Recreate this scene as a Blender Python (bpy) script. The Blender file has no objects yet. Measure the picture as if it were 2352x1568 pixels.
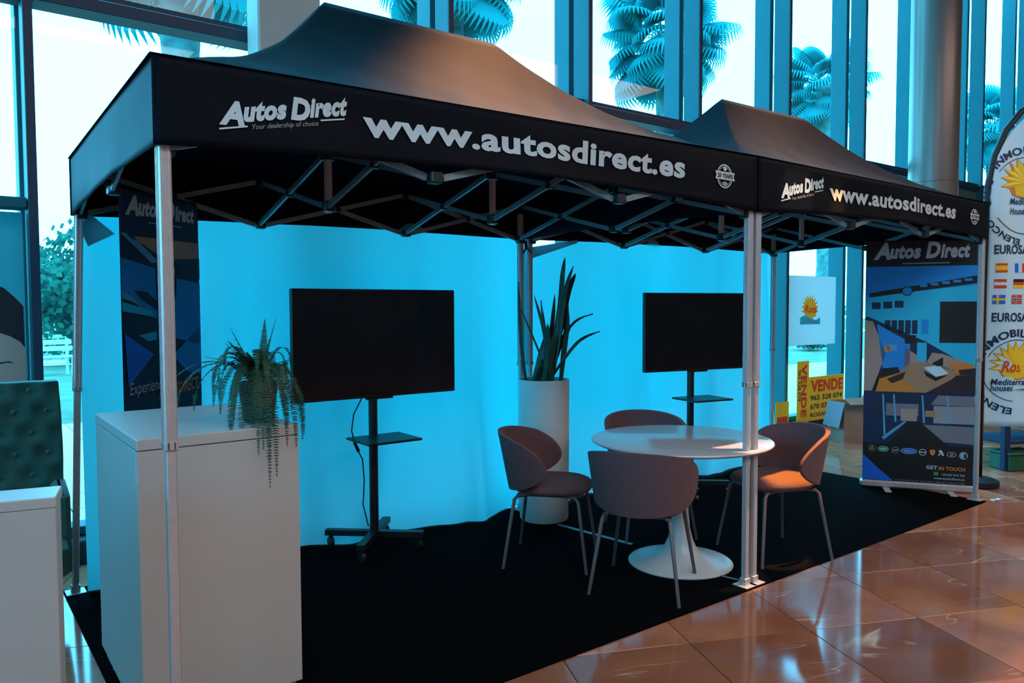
import bpy, math, random
from mathutils import Vector, Matrix
R = math.radians
random.seed(7)
C = bpy.context.scene.collection
sc = bpy.context.scene

# ------------------------------------------------------------------ camera
CAM = Vector((-.565, -2.4655, 1.511))
yaw, pitch, roll = .6466, .0461, -.0035
fw = Vector((math.sin(yaw)*math.cos(pitch), math.cos(yaw)*math.cos(pitch), -math.sin(pitch)))
rt = Vector((math.cos(yaw), -math.sin(yaw), 0)); up = rt.cross(fw)
r2 = rt*math.cos(roll)+up*math.sin(roll); u2 = -rt*math.sin(roll)+up*math.cos(roll)
cam = bpy.data.cameras.new('camera'); co = bpy.data.objects.new('camera', cam); C.objects.link(co)
M = Matrix((r2, u2, -fw)).transposed().to_4x4(); M.translation = CAM
co.matrix_world = M
cam.lens = 1759.2*36/2352; cam.sensor_width = 36; cam.clip_start = .05; cam.clip_end = 500
sc.camera = co
sc.view_settings.view_transform = 'Standard'; sc.view_settings.look = 'None'
sc.view_settings.gamma = 1; sc.view_settings.use_curve_mapping = False
sc.view_settings.exposure = 0.0

# ------------------------------------------------------------------ sky
SKY = (1.05, 7.2, 12.0)
w = bpy.data.worlds.new('sky'); sc.world = w; w.use_nodes = True
nt = w.node_tree; nt.nodes.clear()
out = nt.nodes.new('ShaderNodeOutputWorld'); bg = nt.nodes.new('ShaderNodeBackground')
tc = nt.nodes.new('ShaderNodeTexCoord'); nz = nt.nodes.new('ShaderNodeTexNoise'); cr = nt.nodes.new('ShaderNodeValToRGB')
mp = nt.nodes.new('ShaderNodeMapping'); mp.inputs['Scale'].default_value = (1, 1, 3)
nz.inputs['Scale'].default_value = 2.2; nz.inputs['Detail'].default_value = 5
cr.color_ramp.elements[0].position = .35; cr.color_ramp.elements[0].color = (SKY[0]*.93, SKY[1]*.85, SKY[2]*.88, 1)
cr.color_ramp.elements[1].position = .6; cr.color_ramp.elements[1].color = (*SKY, 1)
nt.links.new(tc.outputs['Generated'], mp.inputs[0]); nt.links.new(mp.outputs[0], nz.inputs['Vector'])
nt.links.new(nz.outputs['Fac'], cr.inputs[0]); nt.links.new(cr.outputs[0], bg.inputs[0]); nt.links.new(bg.outputs[0], out.inputs[0])
bg.inputs[1].default_value = 1.0

# ------------------------------------------------------------------ hall lamps (ceiling panels and spotlights of the hall)
def area(loc, rot, sx, sy, power, col):
    l = bpy.data.lights.new('ceiling_lamp', 'AREA'); l.shape = 'RECTANGLE'; l.size = sx; l.size_y = sy
    l.energy = power; l.color = col
    o = bpy.data.objects.new('ceiling_lamp', l); C.objects.link(o); o.location = loc; o.rotation_euler = rot; return o
def spot(loc, target, power, col, ang, blend, rad=.06):
    l = bpy.data.lights.new('spot_lamp', 'SPOT'); l.energy = power; l.color = col; l.spot_size = R(ang); l.spot_blend = blend
    l.shadow_soft_size = rad
    o = bpy.data.objects.new('spot_lamp', l); C.objects.link(o); o.location = loc
    o.rotation_euler = (Vector(target)-Vector(loc)).to_track_quat('-Z', 'Y').to_euler(); return o
WARM = (1, .72, .56)
area((0, -5.5, 6.3), (0, 0, 0), 7, 4, 330, (.86, .97, .98))
area((9, -5.5, 6.3), (0, 0, 0), 7, 4, 420, (1, .76, .66))
spot((3.9, 2.2, 6.5), (1.86, .42, 2.55), 4400, (1, .44, .19), 20, .8, .10)
spot((7.6, 2.2, 6.5), (4.7, .45, 2.5), 1700, (1, .55, .36), 26, .9, .10)
spot((4.3, -.75, 6.4), (3.45, .11, .46), 7500, (1, .42, .04), 3.7, .3, .03)
spot((4.0, -.75, 6.4), (3.02, .10, .73), 3000, (1, .66, .42), 4.8, .3, .02)

# ------------------------------------------------------------------ materials
def mat(name, col, rough=.5, metal=0, spec=.5, **k):
    m = bpy.data.materials.new(name); m.use_nodes = True
    b = m.node_tree.nodes['Principled BSDF']
    b.inputs['Base Color'].default_value = (*col, 1); b.inputs['Roughness'].default_value = rough
    b.inputs['Metallic'].default_value = metal; b.inputs['Specular IOR Level'].default_value = spec
    n = m.node_tree
    if k.get('sheen'): b.inputs['Sheen Weight'].default_value = k['sheen']
    if k.get('coat'): b.inputs['Coat Weight'].default_value = k['coat']
    if k.get('var') or k.get('bump'):
        t = n.nodes.new('ShaderNodeTexCoord'); z = n.nodes.new('ShaderNodeTexNoise')
        z.inputs['Scale'].default_value = k.get('scale', 8); z.inputs['Detail'].default_value = 4
        n.links.new(t.outputs['Object'], z.inputs['Vector'])
        if k.get('var'):
            v = k['var']; cr = n.nodes.new('ShaderNodeValToRGB')
            cr.color_ramp.elements[0].position = .3; cr.color_ramp.elements[1].position = .7
            cr.color_ramp.elements[0].color = (*[c*(1-v) for c in col], 1)
            cr.color_ramp.elements[1].color = (*[min(1, c*(1+v)) for c in col], 1)
            n.links.new(z.outputs['Fac'], cr.inputs[0]); n.links.new(cr.outputs[0], b.inputs['Base Color'])
        if k.get('bump'):
            bp = n.nodes.new('ShaderNodeBump'); bp.inputs['Strength'].default_value = k['bump']; bp.inputs['Distance'].default_value = .003
            z2 = n.nodes.new('ShaderNodeTexNoise'); z2.inputs['Scale'].default_value = k.get('bscale', 300)
            n.links.new(t.outputs['Object'], z2.inputs['Vector'])
            n.links.new(z2.outputs['Fac'], bp.inputs['Height']); n.links.new(bp.outputs[0], b.inputs['Normal'])
    return m
def translucent(name, col, tcol, mixf):
    m = bpy.data.materials.new(name); m.use_nodes = True; n = m.node_tree; n.nodes.clear()
    o = n.nodes.new('ShaderNodeOutputMaterial'); mx = n.nodes.new('ShaderNodeMixShader'); d = n.nodes.new('ShaderNodeBsdfDiffuse')
    t = n.nodes.new('ShaderNodeBsdfTranslucent')
    tc = n.nodes.new('ShaderNodeTexCoord'); wv = n.nodes.new('ShaderNodeTexNoise'); wv.inputs['Scale'].default_value = 350
    bp = n.nodes.new('ShaderNodeBump'); bp.inputs['Strength'].default_value = .15; bp.inputs['Distance'].default_value = .001
    n.links.new(tc.outputs['Object'], wv.inputs['Vector']); n.links.new(wv.outputs['Fac'], bp.inputs['Height']); n.links.new(bp.outputs[0], d.inputs['Normal'])
    d.inputs[0].default_value = (*col, 1); t.inputs[0].default_value = (*tcol, 1); mx.inputs[0].default_value = mixf
    n.links.new(d.outputs[0], mx.inputs[1]); n.links.new(t.outputs[0], mx.inputs[2]); n.links.new(mx.outputs[0], o.inputs[0])
    return m
def glassmat(name, col, gl):
    m = bpy.data.materials.new(name); m.use_nodes = True; n = m.node_tree; n.nodes.clear()
    o = n.nodes.new('ShaderNodeOutputMaterial'); mx = n.nodes.new('ShaderNodeMixShader'); t = n.nodes.new('ShaderNodeBsdfTransparent')
    g = n.nodes.new('ShaderNodeBsdfGlossy'); g.inputs['Roughness'].default_value = .01
    t.inputs[0].default_value = (*col, 1); mx.inputs[0].default_value = gl
    n.links.new(t.outputs[0], mx.inputs[1]); n.links.new(g.outputs[0], mx.inputs[2]); n.links.new(mx.outputs[0], o.inputs[0]); return m
def marble(name):
    m = bpy.data.materials.new(name); m.use_nodes = True; n = m.node_tree; b = n.nodes['Principled BSDF']
    tc = n.nodes.new('ShaderNodeTexCoord'); oi = n.nodes.new('ShaderNodeObjectInfo')
    ad = n.nodes.new('ShaderNodeVectorMath'); ad.operation = 'ADD'; ml = n.nodes.new('ShaderNodeVectorMath'); ml.operation = 'SCALE'
    cb = n.nodes.new('ShaderNodeCombineXYZ')
    for i in range(3): n.links.new(oi.outputs['Random'], cb.inputs[i])
    n.links.new(cb.outputs[0], ml.inputs[0]); ml.inputs['Scale'].default_value = 37
    n.links.new(tc.outputs['Object'], ad.inputs[0]); n.links.new(ml.outputs[0], ad.inputs[1])
    nz = n.nodes.new('ShaderNodeTexNoise'); nz.inputs['Scale'].default_value = 2.2; nz.inputs['Detail'].default_value = 6; nz.inputs['Distortion'].default_value = .6
    n.links.new(ad.outputs[0], nz.inputs['Vector'])
    cr = n.nodes.new('ShaderNodeValToRGB'); e = cr.color_ramp.elements
    e[0].position = .3; e[0].color = (.30, .095, .050, 1); e[1].position = .7; e[1].color = (.52, .19, .10, 1)
    n.links.new(nz.outputs['Fac'], cr.inputs[0])
    n2 = n.nodes.new('ShaderNodeTexNoise'); n2.inputs['Scale'].default_value = 1.1; n2.inputs['Detail'].default_value = 3; n2.inputs['Distortion'].default_value = 1.2
    mpp = n.nodes.new('ShaderNodeMapping'); mpp.inputs['Rotation'].default_value = (0, 0, .6); mpp.inputs['Scale'].default_value = (.5, 2.4, 1)
    n.links.new(ad.outputs[0], mpp.inputs[0]); n.links.new(mpp.outputs[0], n2.inputs['Vector'])
    v = n.nodes.new('ShaderNodeValToRGB'); v.color_ramp.elements[0].position = .494; v.color_ramp.elements[0].color = (0, 0, 0, 1)
    v.color_ramp.elements[1].position = .5; v.color_ramp.elements[1].color = (1, 1, 1, 1)
    x = v.color_ramp.elements.new(.506); x.color = (0, 0, 0, 1)
    n.links.new(n2.outputs['Fac'], v.inputs[0])
    msk = n.nodes.new('ShaderNodeMath'); msk.operation = 'MULTIPLY'
    m3 = n.nodes.new('ShaderNodeTexNoise'); m3.inputs['Scale'].default_value = 3
    n.links.new(ad.outputs[0], m3.inputs['Vector']); r3 = n.nodes.new('ShaderNodeValToRGB')
    r3.color_ramp.elements[0].position = .52; r3.color_ramp.elements[1].position = .62
    n.links.new(m3.outputs['Fac'], r3.inputs[0]); n.links.new(r3.outputs[0], msk.inputs[0]); n.links.new(v.outputs[0], msk.inputs[1])
    mx = n.nodes.new('ShaderNodeMix'); mx.data_type = 'RGBA'; mx.inputs['B'].default_value = (.75, .55, .42, 1)
    n.links.new(msk.outputs[0], mx.inputs['Factor'])
    # tile to tile brightness
    hs = n.nodes.new('ShaderNodeHueSaturation'); mr = n.nodes.new('ShaderNodeMapRange')
    mr.inputs['To Min'].default_value = .72; mr.inputs['To Max'].default_value = 1.3
    n.links.new(oi.outputs['Random'], mr.inputs[0]); n.links.new(mr.outputs[0], hs.inputs['Value']); n.links.new(cr.outputs[0], hs.inputs['Color'])
    n.links.new(hs.outputs[0], mx.inputs['A']); n.links.new(mx.outputs['Result'], b.inputs['Base Color'])
    b.inputs['Roughness'].default_value = .09; b.inputs['Specular IOR Level'].default_value = .6
    return m
def leafmat(name, col, tcol, mixf=.35):
    return translucent(name, col, tcol, mixf)

m_fabric = mat('black_tent_fabric', (.0016, .0038, .0085), .7, spec=.022, bump=.12, bscale=500)
m_valance = mat('black_valance_fabric', (.0016, .0038, .0085), .6, spec=.085, bump=.12, bscale=500)
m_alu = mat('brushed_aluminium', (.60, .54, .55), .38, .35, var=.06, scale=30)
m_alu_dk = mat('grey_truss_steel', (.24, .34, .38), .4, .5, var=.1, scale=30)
m_plastic = mat('black_plastic', (.012, .013, .016), .4)
m_letter = mat('white_print', (.52, .62, .68), .6, var=.05)
m_letter_dim = mat('grey_print', (.30, .31, .34), .6)
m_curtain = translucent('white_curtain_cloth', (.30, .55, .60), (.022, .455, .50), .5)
m_lam = mat('white_laminate', (.50, .47, .46), .38, var=.03, scale=3)
m_carpet = mat('black_carpet', (.0022, .0022, .0025), .98, spec=.03, bump=.5, bscale=400)
m_marble = marble('brown_marble')
m_grout = mat('floor_grout', (.30, .17, .10), .6)
m_frame = mat('window_frame_paint', (.008, .11, .13), .55, spec=.2, var=.04)
m_navy_shade = mat('navy_transom_and_face_shade', (.003, .02, .05), .5)  # navy of the transoms; also paints the shade on mullion fronts
m_glass = glassmat('window_glass', (.97, .985, .98), .03)
m_concrete = mat('plaster_wall', (.50, .42, .38), .8, var=.05, scale=3)
m_ceiling = mat('ceiling_paint', (.22, .17, .15), .9)
m_wallbrown = mat('hall_wall', (.16, .11, .09), .7, var=.1, scale=1)
m_col = mat('column_metal_sheet', (.19, .145, .125), .32, .3, var=.05, scale=2)
m_chair = mat('mauve_chair_fabric', (.16, .080, .088), .9, spec=.12, bump=.6, bscale=260, var=.1, scale=60, sheen=.1)
m_leg = mat('grey_powder_coat', (.16, .13, .14), .45, .3)
m_table = mat('white_tabletop', (.55, .50, .52), .22, spec=.5, coat=.3)
m_tulip = mat('white_lacquer', (.60, .58, .58), .3)
m_planter = mat('cream_planter', (.78, .74, .72), .55, var=.03)
m_soil = mat('dark_soil', (.02, .014, .01), .95)
m_snake = mat('dark_green_leaf', (.018, .05, .022), .45, var=.5, scale=25)
m_snake_edge = mat('pale_leaf_edge', (.16, .17, .05), .5)
m_fern = mat('fern_green', (.008, .055, .022), .6, var=.4, scale=20)
m_fernstem = mat('fern_stem', (.03, .05, .02), .6)
m_screen = mat('black_screen', (.001, .004, .009), .12, spec=.35)
m_velvet = mat('green_velvet', (.012, .10, .085), .75, sheen=.3, var=.15, scale=10)
m_yellow = mat('yellow_print', (.95, .60, .02), .5)
m_red = mat('red_print', (.75, .06, .02), .5)
m_orange = mat('orange_print', (.75, .24, .03), .5)
m_white = mat('white_sheet', (.58, .82, .95), .6)
m_cardboard = mat('cardboard', (.34, .20, .14), .85, var=.1)
m_ball = mat('yellow_rubber', (.9, .72, .08), .35)
m_navy = mat('navy_print', (.003, .022, .08), .6)
m_black = mat('black_print', (.006, .007, .010), .5)
m_blue = mat('blue_print', (.005, .16, .80), .5)
m_midblue = mat('mid_blue_print', (.004, .28, .78), .5)
m_ltblue = mat('light_blue_print', (.10, .40, .62), .5)
m_teal = mat('teal_print', (.01, .55, .85), .5)
m_grey = mat('grey_blue_print', (.20, .20, .24), .5)
m_tan = mat('tan_print', (.42, .24, .14), .5)
m_pink = mat('beige_print', (.42, .30, .26), .5)
m_darkbrown = mat('dark_brown_print', (.03, .018, .022), .5)
m_green = mat('green_print', (.02, .35, .08), .5)
m_skin = mat('face_print', (.55, .40, .34), .5)
m_hair = mat('hair_print', (.008, .010, .020), .5, var=.5, scale=4)
m_postbg = translucent('poster_film', (.10, .45, .48), (.15, .42, .45), .5)
m_film = translucent('white_window_film', (.75, .8, .8), (.55, .60, .60), .65)
m_darkcloth = mat('dark_blue_cloth', (.008, .02, .06), .7)
m_darkpanel = mat('dark_kerb', (.01, .014, .03), .5)
m_tealpanel = mat('teal_panel', (.05, .12, .14), .5)
m_trunk = mat('palm_trunk', (.05, .15, .14), .9, var=.5, scale=4, bump=.8, bscale=12)
m_palm = leafmat('palm_leaf', (.01, .26, .27), (.01, .24, .25), .5)
m_tree = leafmat('tree_leaf', (.03, .17, .12), (.02, .12, .09), .45)
m_grass = mat('grass', (.06, .12, .065), .95, var=.35, scale=1.5)
m_paving = mat('pale_stone', (.62, .30, .20), .8, var=.08, scale=4)
m_path = mat('pale_path', (.6, .35, .25), .85)
m_strip = mat('grey_metal_strip', (.3, .3, .32), .4, .6)

# ------------------------------------------------------------------ mesh helpers
class MB:
    def __init__(s): s.v = []; s.f = []; s.m = []
    def add(s, vs, fs, mi=0):
        o = len(s.v); s.v += [tuple(v) for v in vs]; s.f += [tuple(i+o for i in f) for f in fs]; s.m += [mi]*len(fs); return s
    def box(s, c, d, rz=0, mi=0, mtx=None):
        x, y, z = [a/2 for a in d]
        vs = [Vector((sx*x, sy*y, sz*z)) for sx in (-1, 1) for sy in (-1, 1) for sz in (-1, 1)]
        if mtx is None: mtx = Matrix.Rotation(rz, 3, 'Z')
        vs = [mtx @ v + Vector(c) for v in vs]
        return s.add(vs, [(0, 1, 3, 2), (4, 6, 7, 5), (0, 4, 5, 1), (2, 3, 7, 6), (0, 2, 6, 4), (1, 5, 7, 3)], mi)
    def bbox(s, c, d, b=.005, rz=0, mi=0):
        # box with chamfered vertical and horizontal edges
        x, y, z = [a/2 for a in d]; rot = Matrix.Rotation(rz, 3, 'Z')
        def ring(ix, iy, zz):
            a, e = x-ix, y-iy
            return [(-a+b, -e, zz), (a-b, -e, zz), (a, -e+b, zz), (a, e-b, zz), (a-b, e, zz), (-a+b, e, zz), (-a, e-b, zz), (-a, -e+b, zz)]
        rs = [ring(b, b, -z), ring(0, 0, -z+b), ring(0, 0, z-b), ring(b, b, z)]
        vs = [rot @ Vector(p)+Vector(c) for r_ in rs for p in r_]
        fs = []
        for k in range(3):
            for i in range(8):
                j = (i+1) % 8; fs.append((k*8+i, k*8+j, (k+1)*8+j, (k+1)*8+i))
        fs.append(tuple(reversed(range(8)))); fs.append(tuple(range(24, 32)))
        return s.add(vs, fs, mi)
    def bar(s, p, q, w_, h, mi=0):
        p, q = Vector(p), Vector(q); d = (q-p); L = d.length; d.normalize()
        side = d.cross(Vector((0, 0, 1)));
        if side.length < 1e-4: side = Vector((1, 0, 0))
        side.normalize(); u = side.cross(d)
        mtx = Matrix((d, side, u)).transposed()
        return s.box((p+q)/2, (L, w_, h), 0, mi, mtx)
    def tube(s, pts, r, n=8, mi=0, cap=True):
        pts = [Vector(p) for p in pts]; rs = r if isinstance(r, (list, tuple)) else [r]*len(pts)
        vs = []; fs = []; pu = None
        for i, p in enumerate(pts):
            t = (pts[min(i+1, len(pts)-1)]-pts[max(i-1, 0)]).normalized()
            a = pu if pu is not None else (Vector((0, 0, 1)) if abs(t.z) < .9 else Vector((1, 0, 0)))
            sd = t.cross(a).normalized(); u = sd.cross(t).normalized(); pu = u
            for k in range(n):
                an = 2*math.pi*k/n; vs.append(p+(sd*math.cos(an)+u*math.sin(an))*rs[i])
        for i in range(len(pts)-1):
            for k in range(n):
                j = (k+1) % n; fs.append((i*n+k, i*n+j, (i+1)*n+j, (i+1)*n+k))
        if cap: fs.append(tuple(reversed(range(n)))); fs.append(tuple(range((len(pts)-1)*n, len(pts)*n)))
        return s.add(vs, fs, mi)
    def lathe(s, prof, c=(0, 0, 0), n=40, mi=0):
        vs = []; fs = []; c = Vector(c)
        for (r, z) in prof:
            for k in range(n):
                a = 2*math.pi*k/n; vs.append(c+Vector((r*math.cos(a), r*math.sin(a), z)))
        for i in range(len(prof)-1):
            for k in range(n):
                j = (k+1) % n; fs.append((i*n+k, i*n+j, (i+1)*n+j, (i+1)*n+k))
        if prof[0][0] > 1e-4: fs.append(tuple(reversed(range(n))))
        if prof[-1][0] > 1e-4: fs.append(tuple(range((len(prof)-1)*n, len(prof)*n)))
        return s.add(vs, fs, mi)
    def grid(s, fn, nu, nv, mi=0):
        vs = [fn(i/nu, j/nv) for j in range(nv+1) for i in range(nu+1)]
        fs = [(j*(nu+1)+i, j*(nu+1)+i+1, (j+1)*(nu+1)+i+1, (j+1)*(nu+1)+i) for j in range(nv) for i in range(nu)]
        return s.add(vs, fs, mi)
    def build(s, name, m, parent=None, smooth=False, loc=None):
        me = bpy.data.meshes.new(name); me.from_pydata(s.v, [], s.f)
        for x in (m if isinstance(m, (list, tuple)) else [m]): me.materials.append(x)
        me.polygons.foreach_set('material_index', s.m)
        if smooth:
            me.polygons.foreach_set('use_smooth', [True]*len(s.f))
            if smooth is not True: me.set_sharp_from_angle(angle=R(smooth))
        me.update()
        o = bpy.data.objects.new(name, me); C.objects.link(o)
        if parent: o.parent = parent
        return o
def solid(fn, nu, nv, th):
    """closed slab: surface fn(u,v)->(point, normal) thickened by th"""
    b = MB()
    top = [fn(i/nu, j/nv) for j in range(nv+1) for i in range(nu+1)]
    N = len(top); vs = [p+n*th/2 for p, n in top]+[p-n*th/2 for p, n in top]
    W = nu+1; fs = []
    for j in range(nv):
        for i in range(nu):
            a = j*W+i; fs += [(a, a+1, a+W+1, a+W), (N+a, N+a+W, N+a+W+1, N+a+1)]
    for i in range(nu):
        a = i; fs.append((a, N+a, N+a+1, a+1)); a = nv*W+i; fs.append((a, a+1, N+a+1, N+a))
    for j in range(nv):
        a = j*W; fs.append((a, a+W, N+a+W, N+a)); a = j*W+nu; fs.append((a, N+a, N+a+W, a+W))
    return b.add(vs, fs)
def tag(o, label, cat, group=None):
    o['label'] = label; o['category'] = cat
    if group: o['group'] = group
    return o
def thing(name, label, cat, loc=(0, 0, 0), rz=0, group=None):
    o = bpy.data.objects.new(name, None); C.objects.link(o); o.location = loc; o.rotation_euler = (0, 0, rz)
    return tag(o, label, cat, group)
def struct(o): o['kind'] = 'structure'; return o
def sempty(name, loc=(0, 0, 0)):
    o = bpy.data.objects.new(name, None); C.objects.link(o); o.location = loc; return struct(o)
def copy_tree(o, parent=None):
    c = o.copy(); C.objects.link(c)
    if parent: c.parent = parent
    for ch in list(o.children): copy_tree(ch, c)
    return c

# text outlines as flat faces, normalised to the unit box
FONT = None
_tc = {}
def text2d(s, bold=.0, shear=0.):
    key = (s, bold, shear)
    if key in _tc: return _tc[key]
    cu = bpy.data.curves.new('t', 'FONT'); cu.body = s; cu.size = 1; cu.offset = bold; cu.shear = shear; cu.resolution_u = 3
    cu.space_character = 1+bold*1.6
    o = bpy.data.objects.new('t', cu); C.objects.link(o)
    dg = bpy.context.evaluated_depsgraph_get(); me = bpy.data.meshes.new_from_object(o.evaluated_get(dg))
    vs = [(v.co.x, v.co.y) for v in me.vertices]; fs = [tuple(p.vertices) for p in me.polygons]
    bpy.data.objects.remove(o); bpy.data.curves.remove(cu); bpy.data.meshes.remove(me)
    x0 = min(v[0] for v in vs); x1 = max(v[0] for v in vs)
    r_ = (vs, fs, x0, x1); _tc[key] = r_; return r_
class Print(MB):
    def own(s, kind, *a, **k):
        q = Print(s.fn); getattr(q, kind)(*a, **k); q.build('printed_lettering', FMT, cloth)
    """flat print laid on a surface: fn(u,v,layer)->point"""
    def __init__(s, fn): super().__init__(); s.fn = fn
    def poly(s, pts, mi=0, layer=1): return s.add([s.fn(u, v, layer) for u, v in pts], [tuple(range(len(pts)))], mi)
    def rect(s, u0, v0, u1, v1, mi=0, layer=1, nu=1):
        for i in range(nu):
            a = u0+(u1-u0)*i/nu; b = u0+(u1-u0)*(i+1)/nu
            s.poly([(a, v0), (b, v0), (b, v1), (a, v1)], mi, layer)
    def disc(s, u, v, ru, rv, mi=0, layer=1, n=24): return s.poly([(u+ru*math.cos(2*math.pi*k/n), v+rv*math.sin(2*math.pi*k/n)) for k in range(n)], mi, layer)
    def ring(s, u, v, ru, rv, th, mi=0, layer=1, a0=0, a1=360, n=32):
        for k in range(n):
            a = R(a0+(a1-a0)*k/n); b = R(a0+(a1-a0)*(k+1)/n)
            s.poly([(u+(ru-th)*math.cos(a), v+(rv-th)*math.sin(a)), (u+ru*math.cos(a), v+rv*math.sin(a)), (u+ru*math.cos(b), v+rv*math.sin(b)), (u+(ru-th)*math.cos(b), v+(rv-th)*math.sin(b))], mi, layer)
    def text(s, txt, u0, v0, u1, capscale, mi=0, layer=2, bold=.02, shear=0, slope=0., ):
        """text from u0 to u1, baseline v0 (+slope), height = capscale (size units in v for 1 em)"""
        vs, fs, x0, x1 = text2d(txt, bold, shear); k = (u1-u0)/(x1-x0)
        pts = [(u0+(x-x0)*k, v0+y*capscale+slope*((x-x0)*k)) for x, y in vs]
        return s.add([s.fn(u, v, layer) for u, v in pts], fs, mi)
    def arc(s, txt, u, v, r, a0, a1, size, mi=0, layer=2, bold=.03, inward=False):
        vs, fs, x0, x1 = text2d(txt, bold, 0); res = []
        for x, y in vs:
            t = (x-x0)/(x1-x0); a = R(a0+(a1-a0)*t); rr = r+y*size*(-1 if inward else 1)
            res.append((u+rr*math.cos(a), v+rr*math.sin(a)))
        return s.add([s.fn(a, b, layer) for a, b in res], fs, mi)

# ================================================================== SETTING
# floor: grout bed and 60 cm marble tiles laid at -24 degrees
fl = struct(MB().box((5, -4.3, -.06), (40, 14.1, .1)).build('floor', m_grout))
TA = R(-24); T = .6
ca, sa = math.cos(TA), math.sin(TA)
tile = MB().bbox((0, 0, 0), (T-.004, T-.004, .02), .0012)
tm = tile.build('floor_tile', m_marble, fl); tiles = []
cand = []
for i in range(-30, 50):
    for j in range(-40, 30):
        u = 2.02+T*(i+.5); v = .62+T*(j+.5)
        x = u*ca - v*sa*1; y = u*sa + v*ca
        # axis u along (cos24,-sin24), v along (sin24,cos24)
        x = u*math.cos(R(24))+v*math.sin(R(24)); y = -u*math.sin(R(24))+v*math.cos(R(24))
        if -14.2 < x < 24 and -11 < y < 2.55:
            d = Vector((x, y, 0))-CAM; z = d.dot(fw)
            vis = False
            if z > .5:
                px = 1176+1759*d.dot(r2)/z; py = 784-1759*d.dot(u2)/z
                vis = -200 < px < 2600 and py < 1900
            cand.append((not vis, (x-2)**2+(y+.5)**2, x, y))
cand.sort()
first = True; rest = MB()
for k, (nv_, d2, x, y) in enumerate(cand):
    under = (.35 < x < 5.4 and .35 < y < 1.9)
    if under: continue
    if not nv_ and len(tiles) < 290:
        t_ = tm if first else tm.copy()
        if not first: C.objects.link(t_)
        first = False
        t_.parent = fl; t_.location = (x, y, -.01); t_.rotation_euler = (0, 0, R(-24)); t_.name = 'floor_tile'; tiles.append(t_)
    else: rest.box((x, y, -.01), (T-.004, T-.004, .02), R(-24))
rs = rest.build('floor_tile', m_marble, fl); rs['kind'] = 'stuff'
# walls and ceiling of the hall
ce = struct(MB().box((5, -4.3, 6.9), (40, 14.2, .2)).build('ceiling', m_ceiling))
struct(MB().box((5, -11.4, 3.4), (40, .2, 7.0)).build('wall_rear', m_wallbrown))
struct(MB().box((25.1, -4.3, 3.4), (.2, 14.0, 7.0)).build('wall_right', m_wallbrown))
# glazed left end wall of the hall
wl = sempty('wall_left', (-6, -4.3, 0))
b = MB()
for yy in [.1, 1.5, 2.85, 4.2, 5.55, 6.95]: b.box((0, yy, 3.4), (.2, .06, 6.8))
b.box((0, 3.5, .08), (.2, 6.9, .16)); b.box((0, 3.5, 1.7), (.12, 6.9, .1))
b.build('mullion', m_frame, wl)
MB().box((-.02, 3.5, 4.2), (.012, 6.9, 5.1)).build('glass_pane', m_glass, wl)
MB().box((0, 3.5, .85), (.16, 6.95, 1.6)).build('blocking_wall_panel', m_wallbrown, wl)  # unseen parapet, added to keep window light off the counter side
MB().box((0, -3.5, 3.4), (.2, 7.0, 6.8)).build('blocking_wall_panel', m_wallbrown, wl)  # unseen solid stretch, added to cut daylight from the left
struct(MB().box((-3.80, 2.8, 3.4), (4.42, .22, 6.8)).build('wall_back_blocker', m_wallbrown))  # unseen solid wall in place of glazing, added to block daylight on the counter
# curtain wall behind the stand
WX = [-1.55, -.09, 1.35, 2.745, 4.23, 5.755, 7.33, 8.98, 10.7, 12.47, 14.3, 16.2, 18.2, 20.2, 22.3, 24.6]
kerb = struct(MB().bbox((9.5, 2.77, .06), (31.1, .3, .16), .01).build('trim_1', m_darkpanel))
for k in range(len(WX)):
    wn = sempty('window_%d' % (k+1), (WX[k], 2.8, 0))
    x = 0
    MB().bbox((x, 0, 3.45), (.05, .2, 6.64), .004).build('mullion', m_frame, wn)
    MB().box((x+.0, -.103, 3.45), (.046, .006, 6.64)).build('front_face_shade', m_navy_shade, wn)  # dark strip: shade of the mullion's front face put into colour
    MB().bbox((x-.01, .245, 3.45), (.07, .21, 6.64), .004).build('outer_fin', m_frame, wn)
    if k+1 < len(WX):
        L = WX[k+1]-WX[k]
        tb = MB()
        tb.bbox((L/2, .0, 3.3), (L-.06, .18, .075), .004)
        tb.box((L/2, .0, 3.365), (L-.06, .1, .03))
        tb.build('transom', m_navy_shade, wn)
        MB().bbox((L/2, .02, .17), (L-.05, .16, .05), .004).build('window_sill', m_frame, wn)
        if k == 0: MB().bbox((L/2, .0, 2.11), (L-.06, .18, .06), .004).build('transom', m_frame, wn)
        MB().box((L/2, .115, 3.45), (L-.03, .012, 6.5)).build('glass_pane', m_glass, wn)
        if k >= 8:
            MB().box((L/2, -.02, 1.75), (L-.06, .04, 3.0)).build('infill_panel', m_tealpanel, wn)
# columns
cs = MB().bbox((1.345, 2.555, 3.4), (.42, .22, 6.76), .012).build('trim_2', m_concrete); struct(cs)
cb = sempty('trim_3', (9.42, 2.05, 0))
prof = [(.30, 0), (.30, .12), (.28, .13), (.28, 3.0), (.274, 3.004), (.274, 3.016), (.28, 3.02), (.28, 6.78)]
MB().lathe(prof, n=56).build('column_shaft', m_col, cb, smooth=30)

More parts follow.
